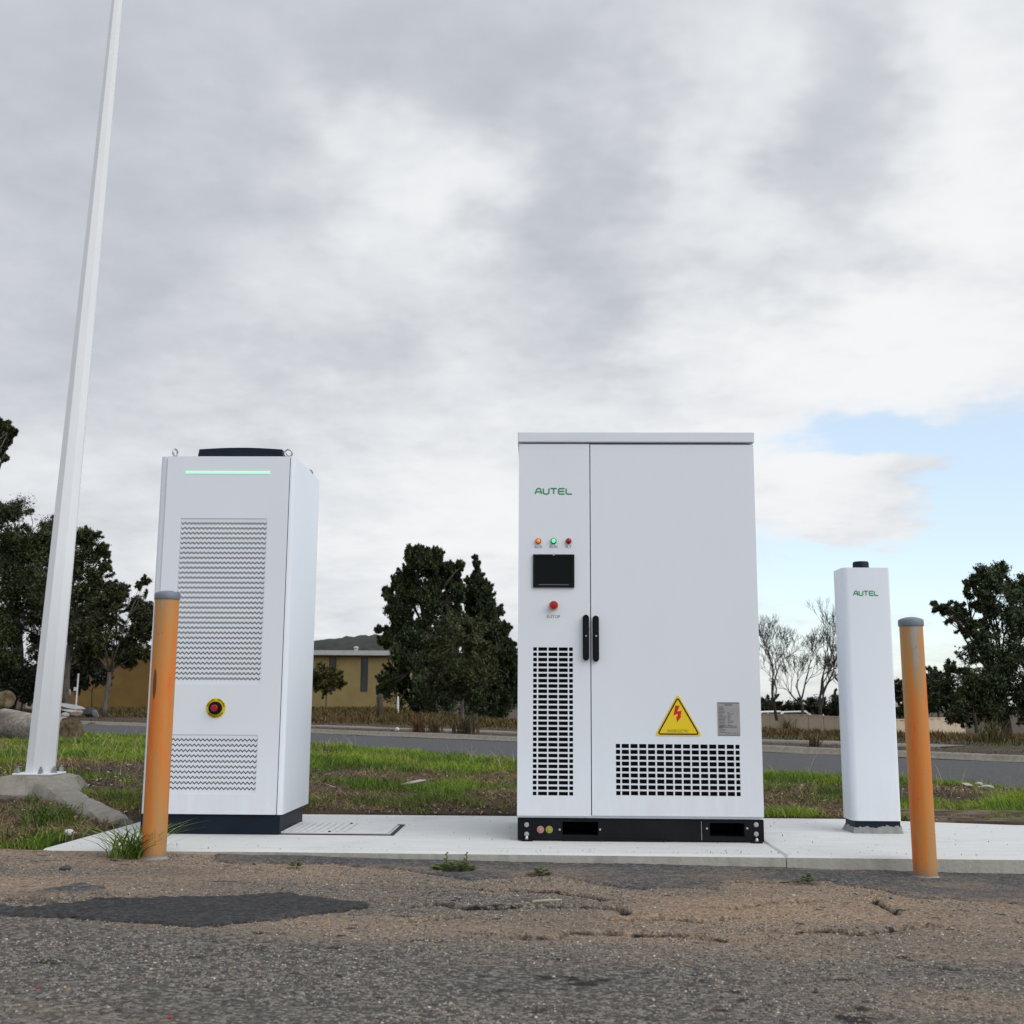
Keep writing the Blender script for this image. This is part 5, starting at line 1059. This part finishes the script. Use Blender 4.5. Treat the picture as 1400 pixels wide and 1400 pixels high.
def weed(label, px, py, n, r, seed, stalks=0):
    rng = np.random.default_rng(seed); c = on(px, py, -.05); t = thing('weed', label, 'plant', (c[0], c[1], zat(c[0], c[1])))
    a = rng.random(n)*6.28; q = r*rng.random(n)**.6; C = np.stack([np.cos(a)*q, np.sin(a)*q*.8, .010+.045*rng.random(n)*(1-.7*q/r)], 1)
    U = np.stack([np.cos(a), np.sin(a), .3*rng.random(n)], 1); Wd = np.cross(U, np.array([0, 0, 1.0])+.35*rand_unit(n, rng)); Wd /= np.linalg.norm(Wd, axis=1, keepdims=True)
    tt = rng.random((n, 1)); V, F, T = leaf_quads(C, U, Wd, .018+.02*rng.random(n), .010+.008*rng.random(n), np.array((.04, .075, .012))*(1-tt)+np.array((.16, .21, .04))*tt); np_mesh('leaves', V, F, M_BLADE, t, T)
    if stalks:
        ms = mat('weed_stalk', (.06, .10, .02), rough=.7)
        for i in range(stalks):
            k = MB(); x = (i-(stalks-1)/2)*r*.9+.01; k.tube([(x, 0, 0), (x+.005, 0, .04), (x+.003, .005, .078)], [.003, .0025, .0015], 5)
            for j in range(9):
                aa = j*2.4; zz = .02+.0065*j; k.add([(x, 0, zz), (x+.013*math.cos(aa), .013*math.sin(aa), zz+.010), (x+.004*math.cos(aa+.6), .004*math.sin(aa+.6), zz+.014)], [(0, 1, 2)])
            k.build('stalk', ms, t, fix=False)
weed('low green weed with two stalks growing before the slab edge', 620, 1191, 320, .10, 51, 2)
weed('tiny yellowish weed by the slab edge, left of centre', 403, 1193, 40, .03, 52)
weed('tiny weed before the wide cabinet base', 738, 1196, 60, .05, 53)
weed('small olive weed left of the right bollard', 1103, 1206, 60, .05, 54)
def rock(name, label, cat, c, s, m, seed, group=None):
    rng = np.random.default_rng(seed); import bmesh
    bm = bmesh.new(); bmesh.ops.create_icosphere(bm, subdivisions=2, radius=1)
    n = rng.normal(size=(6, 3)); n /= np.linalg.norm(n, axis=1, keepdims=True); d = rng.uniform(.55, .85, 6)
    for v in bm.verts:
        p = np.array(v.co)
        for a, b_ in zip(n, d):
            q = p@a
            if q > b_: p = p-a*(q-b_)
        v.co = (p[0]*s[0], p[1]*s[1], p[2]*s[2])
    me = bpy.data.meshes.new(name); bm.to_mesh(me); bm.free(); o = link(name, me, m); o.location = c; o.rotation_euler = (0, 0, rng.random()*6); return tag(o, label, cat, group)
M_CHUNK = mat('asphalt_chunk', (.04, .043, .048), (.08, .082, .088), scale=40, rough=.9, bump=.6, bscale=90)
c = on(89, 1191, -.02); rock('asphalt_lump', 'dark asphalt lump lying left of the left bollard', 'rock', (c[0], c[1], zat(c[0], c[1])+.010), (.028, .022, .014), M_CHUNK, 61)
M_PAPER = mat('white_scrap', (.62, .63, .64), (.5, .5, .5), scale=30, rough=.7)
c = on(94, 1141, .02); rock('paper_scrap', 'crumpled white paper scrap in mulch near the slab corner', 'litter', (c[0], c[1], .03), (.028, .02, .018), M_PAPER, 62)
c = on(572, 1172.5, -.03); rock('blue_wrapper', 'small blue plastic wrapper lying against the slab edge', 'litter', (c[0], 5.60, -.047), (.026, .010, .008), mat('blue_plastic', (.06, .08, .25), (.10, .12, .32), scale=40, rough=.4), 63)
for px, py, sd_ in ((232, 1388, 1), (51, 1352, 2)):
    c = on(px, py, -.03); rock('red_scrap', 'tiny red plastic scrap on asphalt, '+('nearer the camera' if sd_ == 1 else 'near the left edge'), 'litter', (c[0], c[1], zat(c[0], c[1])+.002), (.006, .005, .004), M_REDP, 64+sd_)
c = on(800, 1231, -.05); k = MB(); k.tube([(-.055, 0, .006), (0, .004, .010), (.06, .012, .012)], [.004, .0055, .003], 6); o = k.build('stick', mat('bleached_wood', (.34, .29, .22), (.45, .40, .33), scale=20, rough=.85), None); o.location = (c[0]-.15, c[1], zat(c[0]-.15, c[1])); tag(o, 'short pale stick lying on the cracked asphalt', 'stick')
M_BLEACH = mat('bleached_branch', (.38, .36, .33), (.52, .50, .47), scale=14, rough=.85, stretch=(1, 5, 5))
c = on(565, 1075, .06); k = MB(); k.tube([(-.09, -.03, .02), (-.02, 0, .032), (.05, .03, .046), (.09, .06, .05)], [.007, .013, .012, .004], 7); o = k.build('branch', M_BLEACH, None, smooth=True); o.location = (c[0], c[1], float(z_verge(np.array([c[0]]), np.array([c[1]]))[0])+.01); tag(o, 'bleached piece of branch lying on the verge between the cabinets', 'branch')
for i, (px, py, sx) in enumerate(((1322, 1079, .085), (1350, 1083, .055), (1338, 1073, .045))):
    c = on(px, py, .03); z = float(z_verge(np.array([c[0]]), np.array([c[1]]))[0])
    rock('rock', ('largest pale rock in the grass right of the right bollard', 'middle pale rock in the grass near the right edge', 'smallest pale rock in the grass right of the right bollard')[i], 'rock', (c[0], c[1], z+.028), (sx, sx*.6, .022), mat('pale_rock_%d' % i, (.33, .32, .29), (.46, .45, .42), scale=12, rough=.9, bump=.5), 70+i, 'pale rocks in the right-hand grass')

# weathered timbers behind the slab on the right
M_TIMBER = mat('weathered_timber', (.075, .052, .036), (.19, .15, .115), scale=3.0, rough=.92, stretch=(1, 14, 14), bump=.8, bscale=10)
def timber(label, x0, x1, y0, z0, hh, dd, ang, seed):
    rng = np.random.default_rng(seed); n = 40; k = MB(); V = []; prof = [(-dd/2, 0), (-dd/2, hh*.5), (-dd/2+.01, hh), (0, hh*1.04), (dd/2-.01, hh), (dd/2, hh*.4), (dd/2, 0)]
    for i in range(n):
        u = i/(n-1)*(x1-x0)
        for j, (a, b_) in enumerate(prof): V.append((u, a+.014*(rng.random()-.5)+.02*float(vnoise(np.array(u*2.0), np.array(seed+.0))), b_+.010*(rng.random()-.5)*(b_ > 0)))
    m_ = len(prof); F = [(i*m_+j, i*m_+j+1, (i+1)*m_+j+1, (i+1)*m_+j) for i in range(n-1) for j in range(m_-1)]+[tuple(range(m_)), tuple((n-1)*m_+j for j in range(m_))[::-1]]
    k.add(V, F); o = k.build('timber_sleeper', M_TIMBER); o.location = (x0, y0, z0); o.rotation_euler = (0, 0, ang); tag(o, label, 'timber', 'old timbers lying behind the slab')
timber('weathered timber behind the slab, the lower front one near the right edge', 2.30, 5.2, 7.36, -.012, .035, .09, -.075, 1)
timber('weathered timber behind the slab, the upper rear one near the right edge', 2.20, 5.4, 7.50, .012, .040, .08, -.07, 2)

# ------------------------------------------------------------------ fallen logs on the left
M_LOGB = mat('weathered_log', (.17, .145, .125), (.40, .365, .335), scale=2.2, rough=.9, stretch=(1.2, 9, 9), bump=.9, bscale=9)
M_LOGE = mat('cut_log_end', (.035, .026, .016), (.16, .12, .07), scale=9, rough=.95, bump=.9, bscale=30)
def log(label, a, b, ra, rb, seed, endb=True):
    rng = np.random.default_rng(seed); a, b = np.array(a), np.array(b); t = thing('log', label, 'log', tuple(a)); n, m_ = 26, 18; d = b-a; L_ = np.linalg.norm(d); d /= L_; u = np.cross(d, [0, 0, 1.0]); u /= np.linalg.norm(u); w = np.cross(u, d); V = []
    for i in range(n):
        f = i/(n-1); r = ra+(rb-ra)*f
        for j in range(m_):
            q = 2*math.pi*j/m_; rr = r*(1+.16*(float(fbm(np.array(j*.6+seed), np.array(f*3.0), 3))-.5)*2*(1 if j < m_-1 else .6)); V.append(tuple(d*L_*f+(u*math.cos(q)+w*math.sin(q))*rr+w*.03*math.sin(f*5)))
    F = [(i*m_+j, i*m_+(j+1) % m_, (i+1)*m_+(j+1) % m_, (i+1)*m_+j) for i in range(n-1) for j in range(m_)]+[tuple(range(m_))]
    k = MB(); k.add(V, F); k.build('trunk', M_LOGB, t, smooth=True)
    # cut face, slightly dished with radial splits
    E = V[-m_:]; c_ = np.mean(E, 0); k = MB(); VV = []
    for f, push in ((1.0, .002), (.72, .004), (.4, -.015), (.08, -.03)):
        for p in E: VV.append(tuple(c_+(np.array(p)-c_)*f+d*(push+.010*(rng.random()-.5)*(f < 1))))
    FF = [(i*m_+j, i*m_+(j+1) % m_, (i+1)*m_+(j+1) % m_, (i+1)*m_+j) for i in range(3) for j in range(m_)]+[tuple(3*m_+j for j in range(m_))]
    k.add(VV, FF); k.build('cut_end', M_LOGE, t)
e = np.array(at(95, 999, 18.0)); s_ = np.array(at(-70, 985, 20.5)); log('grey fallen log with its dark cut end facing right, behind the pole', s_, e, .25, .235, 3)
e = np.array(at(9, 953, 18.6)); s_ = np.array(at(-50, 974, 19.6)); log('short broken log stub lifted up at the left edge', s_, e, .13, .14, 6)

# ------------------------------------------------------------------ rubble heap by the road
def rubble():
    cx = at(97, 975, 50); base = (cx[0], 50, float(z_far(np.array([cx[0]]), np.array([50.0]))[0]))
    M_R1 = mat('pale_rubble', (.42, .43, .44), (.30, .30, .30), scale=5, rough=.9, bump=.4); M_R2 = mat('brown_rubble', (.16, .10, .07), (.24, .17, .12), scale=5, rough=.95); M_R3 = mat('black_rubbish', (.02, .022, .028), (.05, .052, .06), scale=5, rough=.7)
    spec = [('slab_fragment', 'large pale slab fragment tilted on the rubble heap by the road', M_R1, (-.15, .1, .36), (.62, .42, .07), .16), ('slab_fragment', 'thin pale slab fragment lower on the rubble heap', M_R1, (.25, -.1, .20), (.55, .35, .05), .10),
            ('rubble_chunk', 'brown rubble chunk at the left of the heap by the road', M_R2, (-.35, -.2, .10), (.30, .25, .14), 0), ('rubble_chunk', 'whitish rubble chunk in the middle of the heap by the road', M_R1, (.0, -.45, .07), (.22, .18, .10), 0),
            ('rubble_chunk', 'brown rubble chunk right of the heap centre', M_R2, (.35, -.35, .08), (.25, .22, .12), 0), ('rubbish_bag', 'black crumpled rubbish bag at the right of the rubble heap', M_R3, (.72, -.15, .13), (.32, .25, .20), 0), ('slab_fragment', 'small white board leaning on the black rubbish bag', M_R1, (1.0, -.35, .10), (.05, .14, .17), -.5)]
    for i, (nm, lb, m_, o_, s_, tilt) in enumerate(spec):
        r = rock(nm, lb, 'bag' if 'bag' in nm else 'rubble', (base[0]+o_[0]*1.25, base[1]+o_[1]*1.25, base[2]+o_[2]*1.25), tuple(q*1.25 for q in s_), m_, 80+i, 'rubble heap beyond the road'); r.rotation_euler = (.1, tilt, .2*i)
rubble()

# ------------------------------------------------------------------ buildings, hill
M_OCHRE = mat('ochre_render', srgb(136, 121, 80), srgb(124, 109, 71), scale=.7, rough=.9)
M_WINF = mat('dark_frame', (.02, .02, .022), rough=.5); M_GLASS = mat('dark_glass', (.015, .016, .018), rough=.08); M_ROOFW = mat('pale_roof_metal', (.42, .43, .44), (.36, .37, .38), scale=2, rough=.5)
def building(label, Y, pxl, pxr, pyt, pyb, wins, z0, depth=14, wallm=None):
    xl, xr = at(pxl, pyt, Y)[0], at(pxr, pyt, Y)[0]; zt = at((pxl+pxr)/2, pyt, Y)[2]; off = ((xl+xr)/2, Y+depth/2, z0)
    t = thing('building', label, 'building', off); B = lambda mb, n, m_, p=t: sub(mb, off).build(n, m_, p)
    spans = sorted([(at(a, 920, Y)[0], at(b, 920, Y)[0], at(a, q, Y)[2], at(a, p, Y)[2]) for a, b, p, q in wins])
    # front wall with window openings (vertical strips between full-height pieces)
    k = MB(); x = xl
    for a, b, zb, zh in spans:
        k.box((x, Y, z0), (a, Y+.25, zt)); k.box((a, Y, z0), (b, Y+.25, zb)); k.box((a, Y, zh), (b, Y+.25, zt)); x = b
    k.box((x, Y, z0), (xr, Y+.25, zt)); k.box((xl, Y+.26, z0), (xl+.25, Y+depth, zt)); k.box((xr-.25, Y+.26, z0), (xr, Y+depth, zt)); k.box((xl+.26, Y+depth-.25, z0), (xr-.26, Y+depth, zt)); B(k, 'wall', wallm or M_OCHRE)
    for a, b, zb, zh in spans:
        k = MB(); w = .07; k.box((a, Y+.06, zb), (a+w, Y+.14, zh)); k.box((b-w, Y+.06, zb), (b, Y+.14, zh)); k.box((a+w, Y+.06, zb), (b-w, Y+.14, zb+w)); k.box((a+w, Y+.06, zh-w), (b-w, Y+.14, zh)); k.box((a+w, Y+.06, (zb+zh)/2), (b-w, Y+.14, (zb+zh)/2+w)); wo = B(k, 'window', M_WINF)
        k = MB(); k.box((a+w, Y+.09, zb+w), (b-w, Y+.10, (zb+zh)/2)); B(k, 'pane', M_GLASS, wo); k = MB(); k.box((a+w, Y+.09, (zb+zh)/2+w), (b-w, Y+.10, zh-w)); B(k, 'pane', M_GLASS, wo)
    k = MB(); k.box((xl-.3, Y-.30, zt+.002), (xr+.3, Y+depth+.3, zt+.12)); ro = B(k, 'roof', mat('dark_soffit', (.03, .03, .03), rough=.8))
    k = MB(); k.box((xl-.32, Y-.50, zt+.05), (xr+.32, Y-.305, zt+.42)); B(k, 'gutter', M_ROOFW, ro)
    k = MB(); k.prism([(xl-.3, Y-.3, zt+.125), (xr+.3, Y-.3, zt+.125), (xr+.3, Y+depth/2, zt+.6), (xl-.3, Y+depth/2, zt+.6)], (0, 0, .05)); B(k, 'roof_sheet', M_ROOFW, ro)
    k = MB(); vx = at(487, 890, Y)[0] if pxl < 487 < pxr else (xl+xr)/2; k.lathe([(.16, zt+.42), (.16, zt+.60), (.24, zt+.62), (.10, zt+.75)], (vx, Y-.1, 0), n=12); B(k, 'roof_vent', M_ROOFW, ro)
building('ochre building with white gutter and tall narrow windows between the cabinets', 90, 425, 560, 897, 966, [(449.5, 459.5, 899, 945), (493, 503, 899, 946)], .2)
building('ochre building seen behind the gum trees left of the orange bollard', 84, 100, 232, 890, 958, [(112, 122, 905, 940)], .2, 14, mat('shaded_ochre_render', srgb(112, 88, 44), srgb(98, 76, 38), scale=.7, rough=.9))  # ochre darkened in the wall colour: shade of the gum trees painted in
def hill():
    xs = np.linspace(-560, 120, 240); Y0 = 1500; V = []
    px = lambda x: 700+FPX*(x/Y0)+36
    prof = np.interp(px(xs), [100, 250, 400, 440, 500, 560, 640, 760, 860], [60, 66, 76, 78, 86, 82, 60, 25, 0])
    n = 30
    X, Tt = np.meshgrid(xs, np.linspace(0, 1, n)); H = np.interp(X.ravel(), xs, prof).reshape(X.shape)
    z = H*np.sin(Tt*math.pi/2)+5.5*(fbm(X*.08, Tt*14, 4, 1)-.5)*2*(Tt > .02)-6*(Tt <= 0); Yv = Y0-500+500*Tt
    Vv = np.stack([X*(Yv/Y0), Yv, z], 2).reshape(-1, 3)
    struct(np_mesh('hill', Vv, grid_faces(len(xs), n), mat('forested_hill', (.009, .015, .012), (.022, .030, .024), scale=.06, rough=1.0), None, smooth=False))
hill()

# ------------------------------------------------------------------ beige panel fence and cars behind it
M_FENCE = mat('beige_steel', srgb(196, 180, 158), srgb(184, 168, 146), scale=.8, rough=.6)
def fence():
    # fence line from behind the wide cabinet to behind the right trees, top a little below eye level
    A_ = np.array(at(1000, 975, 66)); Bp = np.array(at(1105, 976.5, 60)); C_ = np.array(at(1200, 984, 50)); D_ = np.array(at(1320, 980, 54))
    t = thing('panel_fence', 'beige corrugated steel panel fence behind the weeds across the road', 'fence', tuple(A_))
    pts = [A_, Bp, C_, D_]
    post = MB(); post.box((-.035, -.035, -1.85), (.035, .035, .06), .006); pm = None
    for i in range(3):
        a, b = pts[i], pts[i+1]; n = max(2, int(np.linalg.norm((b-a)[:2])/2.4))
        for j in range(n):
            p, q = a+(b-a)*j/n, a+(b-a)*(j+1)/n; d = q-p; L_ = np.linalg.norm(d); k = MB(); m_ = 24; V = []
            nn = np.array([-d[1], d[0], 0])/np.linalg.norm(d[:2])
            for s in range(m_+1):
                w = p+d*(.012+.976*s/m_)+nn*(.022 if s % 4 in (0, 1) else -.022); V += [tuple(w-[0, 0, 1.8]), tuple(w-[0, 0, .05])]
            F = [(2*s, 2*s+2, 2*s+3, 2*s+1) for s in range(m_)]; k.add(V, F); sub(k, A_).build('panel', M_FENCE, t, fix=False)
            k = MB(); k.box((-.5, -.03, -.05), (.5, .03, .0)); rail = k.build('top_rail', M_FENCE, t); rail.location = tuple((p+q)/2-A_); rail.rotation_euler = (0, 0, math.atan2(d[1], d[0])); rail.scale = (L_*.97, 1, 1)
            o = bpy.data.objects.new('fence_post', pm) if pm else None
            if o is None: o = post.build('fence_post', M_FENCE, t); pm = o.data
            else: COL.objects.link(o); o.parent = t
            o.location = tuple(p-A_)
fence()
def car(label, x, y, z, rz, colm, group=None):
    t = thing('parked_car', label, 'car', (x, y, z), group); t.rotation_euler = (0, 0, rz)
    side = [(-2.1, .35), (-2.15, .75), (-1.95, .92), (-1.25, .98), (-.65, 1.40), (.75, 1.45), (1.45, 1.02), (2.05, .92), (2.15, .60), (2.1, .35)]
    k = MB(); V = []
    for yy, s in ((-.85, 1), (-.6, 1), (.6, 1), (.85, 1)):
        for a, b in side: V.append((a, yy*(1 if b < 1.0 else .84), b*(1 if abs(yy) < .7 else .985)))
    n = len(side); F = [(i*n+j, i*n+(j+1) % n, (i+1)*n+(j+1) % n, (i+1)*n+j) for i in range(3) for j in range(n)]+[tuple(range(n)), tuple(3*n+j for j in range(n))[::-1]]
    k.add(V, F); k.build('body', colm, t)
    for s in (-1, 1):
        k = MB(); yy = .745*s; k.prism([(-1.05, yy, 1.0), (-.58, yy*.99, 1.33), (.68, yy*.99, 1.37), (1.15, yy, 1.03)], (0, .02*s, 0)); k.build('side_window', M_GLASS, t)
        for xx in (-1.3, 1.35):
            k = MB(); k.lathe([(.31, -.1), (.31, .1)], (xx, .80*s, .31), 'y', 20); w = k.build('wheel', M_BLACKM, t); k = MB(); k.lathe([(.19, -.11), (.19, .11)], (xx, .80*s, .31), 'y', 16); k.build('rim', M_STEEL, w)
    k = MB(); k.prism([(-1.20, -.60, 1.0), (-1.20, .60, 1.0), (-.70, .55, 1.37), (-.70, -.55, 1.37)], (-.02, 0, .02)); k.build('windscreen', M_GLASS, t)
    k = MB(); k.prism([(1.42, -.60, 1.06), (1.42, .60, 1.06), (.82, .55, 1.42), (.82, -.55, 1.42)], (.02, 0, .02)); k.build('rear_window', M_GLASS, t)
    for s in (-.6, .6):
        k = MB(); k.box((-2.17, s-.18, .66), (-2.12, s+.18, .78)); k.build('headlight', M_STEEL, t)
M_CARW = mat('white_car_paint', (.78, .79, .80), rough=.25, coat=.5)
for px, lb, rz in ((1046, 'white parked car behind the beige fence, closest to the wide cabinet', .25), (1084, 'white parked car behind the beige fence, closest to the slim pillar', -.15)):
    c = at(px, 971.5, 74); car(lb, c[0], 74, c[2]-1.45, rz, M_CARW, 'cars behind the fence')
def shed():
    Y = 66.0; x0, x1 = at(14, 930, Y)[0], at(66, 930, Y)[0]; zt = at(40, 932, Y)[2]; zr = at(40, 915, Y)[2]; z0 = .2; xm = (x0+x1)/2; off = (xm, Y, z0)
    t = thing('shed', 'small shed with dull red roof behind the gum trunks on the left', 'shed', off); MR = mat('dull_red_roof', (.13, .035, .03), (.09, .028, .025), scale=2, rough=.7); MP = mat('shed_wall', (.20, .15, .13), (.15, .11, .10), scale=2, rough=.9)
    k = MB(); k.box((x0, Y, z0), (x1, Y+2.4, zt)); sub(k, off).build('wall', MP, t)
    k = MB(); k.prism([(x0-.15, Y-.2, zt+.003), (x0-.15, Y+2.6, zt+.003), (x0-.15, Y+1.2, zr)], (x1-x0+.3, 0, 0)); sub(k, off).build('roof', MR, t)
    k = MB(); k.box((xm-.1, Y-.03, z0), (xm+.5, Y-.004, zt-.12)); sub(k, off).build('door', mat('pale_shed_door', (.36, .33, .31), rough=.8), t)
shed()

# ------------------------------------------------------------------ posts, weeds and shrubs across the road
def far_z(px, Y): x = at(px, 960, Y)[0]; return x, float(z_far(np.array([x]), np.array([float(Y)]))[0])
M_PWHITE = mat('white_post_paint', (.6, .61, .63), rough=.6)
x, z = far_z(104, 52); t = thing('sign_post', 'thin white post with small square plate left of the forked gum', 'sign', (x, 52, z)); hgt = at(104, 921, 52)[2]-z
k = MB(); k.tube([(0, 0, -.1), (.02, 0, hgt)], .04, 8); k.build('post', M_PWHITE, t); k = MB(); k.box((-.13, -.055, hgt*.60), (.02, -.042, hgt*.60+.16)); k.build('plate', M_PWHITE, t)
x, z = far_z(544, 58); k = MB(); k.lathe([(.06, -.1), (.06, .55), (.05, .9), (.02, .96)], (0, 0, 0), n=8); o = k.build('marker_post', M_PWHITE); o.location = (x, 58, z); tag(o, 'short white marker post in front of the broad conifer', 'post')
x, z = far_z(519, 50); k = MB(); k.tube([(0, 0, -.1), (.02, 0, .5), (-.02, 0, .9), (.03, 0, 1.05)], [.17, .14, .13, .06], 9); o = k.build('tree_stump', M_DBARK, None, smooth=True); o.location = (x, 50, z); tag(o, 'dark upright stump in front of the ochre building', 'stump')
def dry_weed(label, px, Y, h, w, seed, n=120, c1=(.05, .035, .018), c2=(.15, .10, .05)):
    rng = np.random.default_rng(seed); x, z = far_z(px, Y); a = rng.random(n)*6.28; r = w*.4*rng.random(n)
    P = np.stack([np.cos(a)*r, np.sin(a)*r, np.zeros(n)-.03], 1); V, F, T = blades(P, h*(.4+.7*rng.random(n)), .02, c1, c2, rng, .7, 3); o = np_mesh('dry_weed', V, F, M_BLADE, None, T); o.location = (x, Y, z); tag(o, label, 'weed', 'dry weeds along the far kerb')
dry_weed('reddish dry weed on the far verge left of the gum sapling', 573, 29, .55, .5, 1, c1=(.06, .03, .016), c2=(.16, .085, .045))
dry_weed('pale dry weed on the far verge between two darker ones', 595, 29, .5, .55, 2, 90)
dry_weed('wide dark weed at the foot of the gum sapling', 637, 28, .6, .9, 3, 200, (.03, .03, .016), (.10, .085, .045))
dry_weed('dark dry weed clump beside the fence line', 1076, 40, .9, .5, 4, 120, (.03, .025, .015), (.09, .065, .035))
dry_weed('thin dry weed at the kerb before the fence', 1112, 21, .35, .3, 5, 50)
dry_weed('leafy dry weed under the right gum tree', 1352, 24, .6, .8, 6, 120, (.05, .05, .02), (.14, .12, .05))
for px, Y, lb in ((620, 28.6, 'small white stone on the far kerb near the dark weed'), (544, 29.5, 'small white stone on the far kerb below the marker post')):
    x, z = far_z(px, Y); rock('stone', lb, 'rock', (x, Y, z+.05), (.07, .06, .06), M_PAPER, int(px))
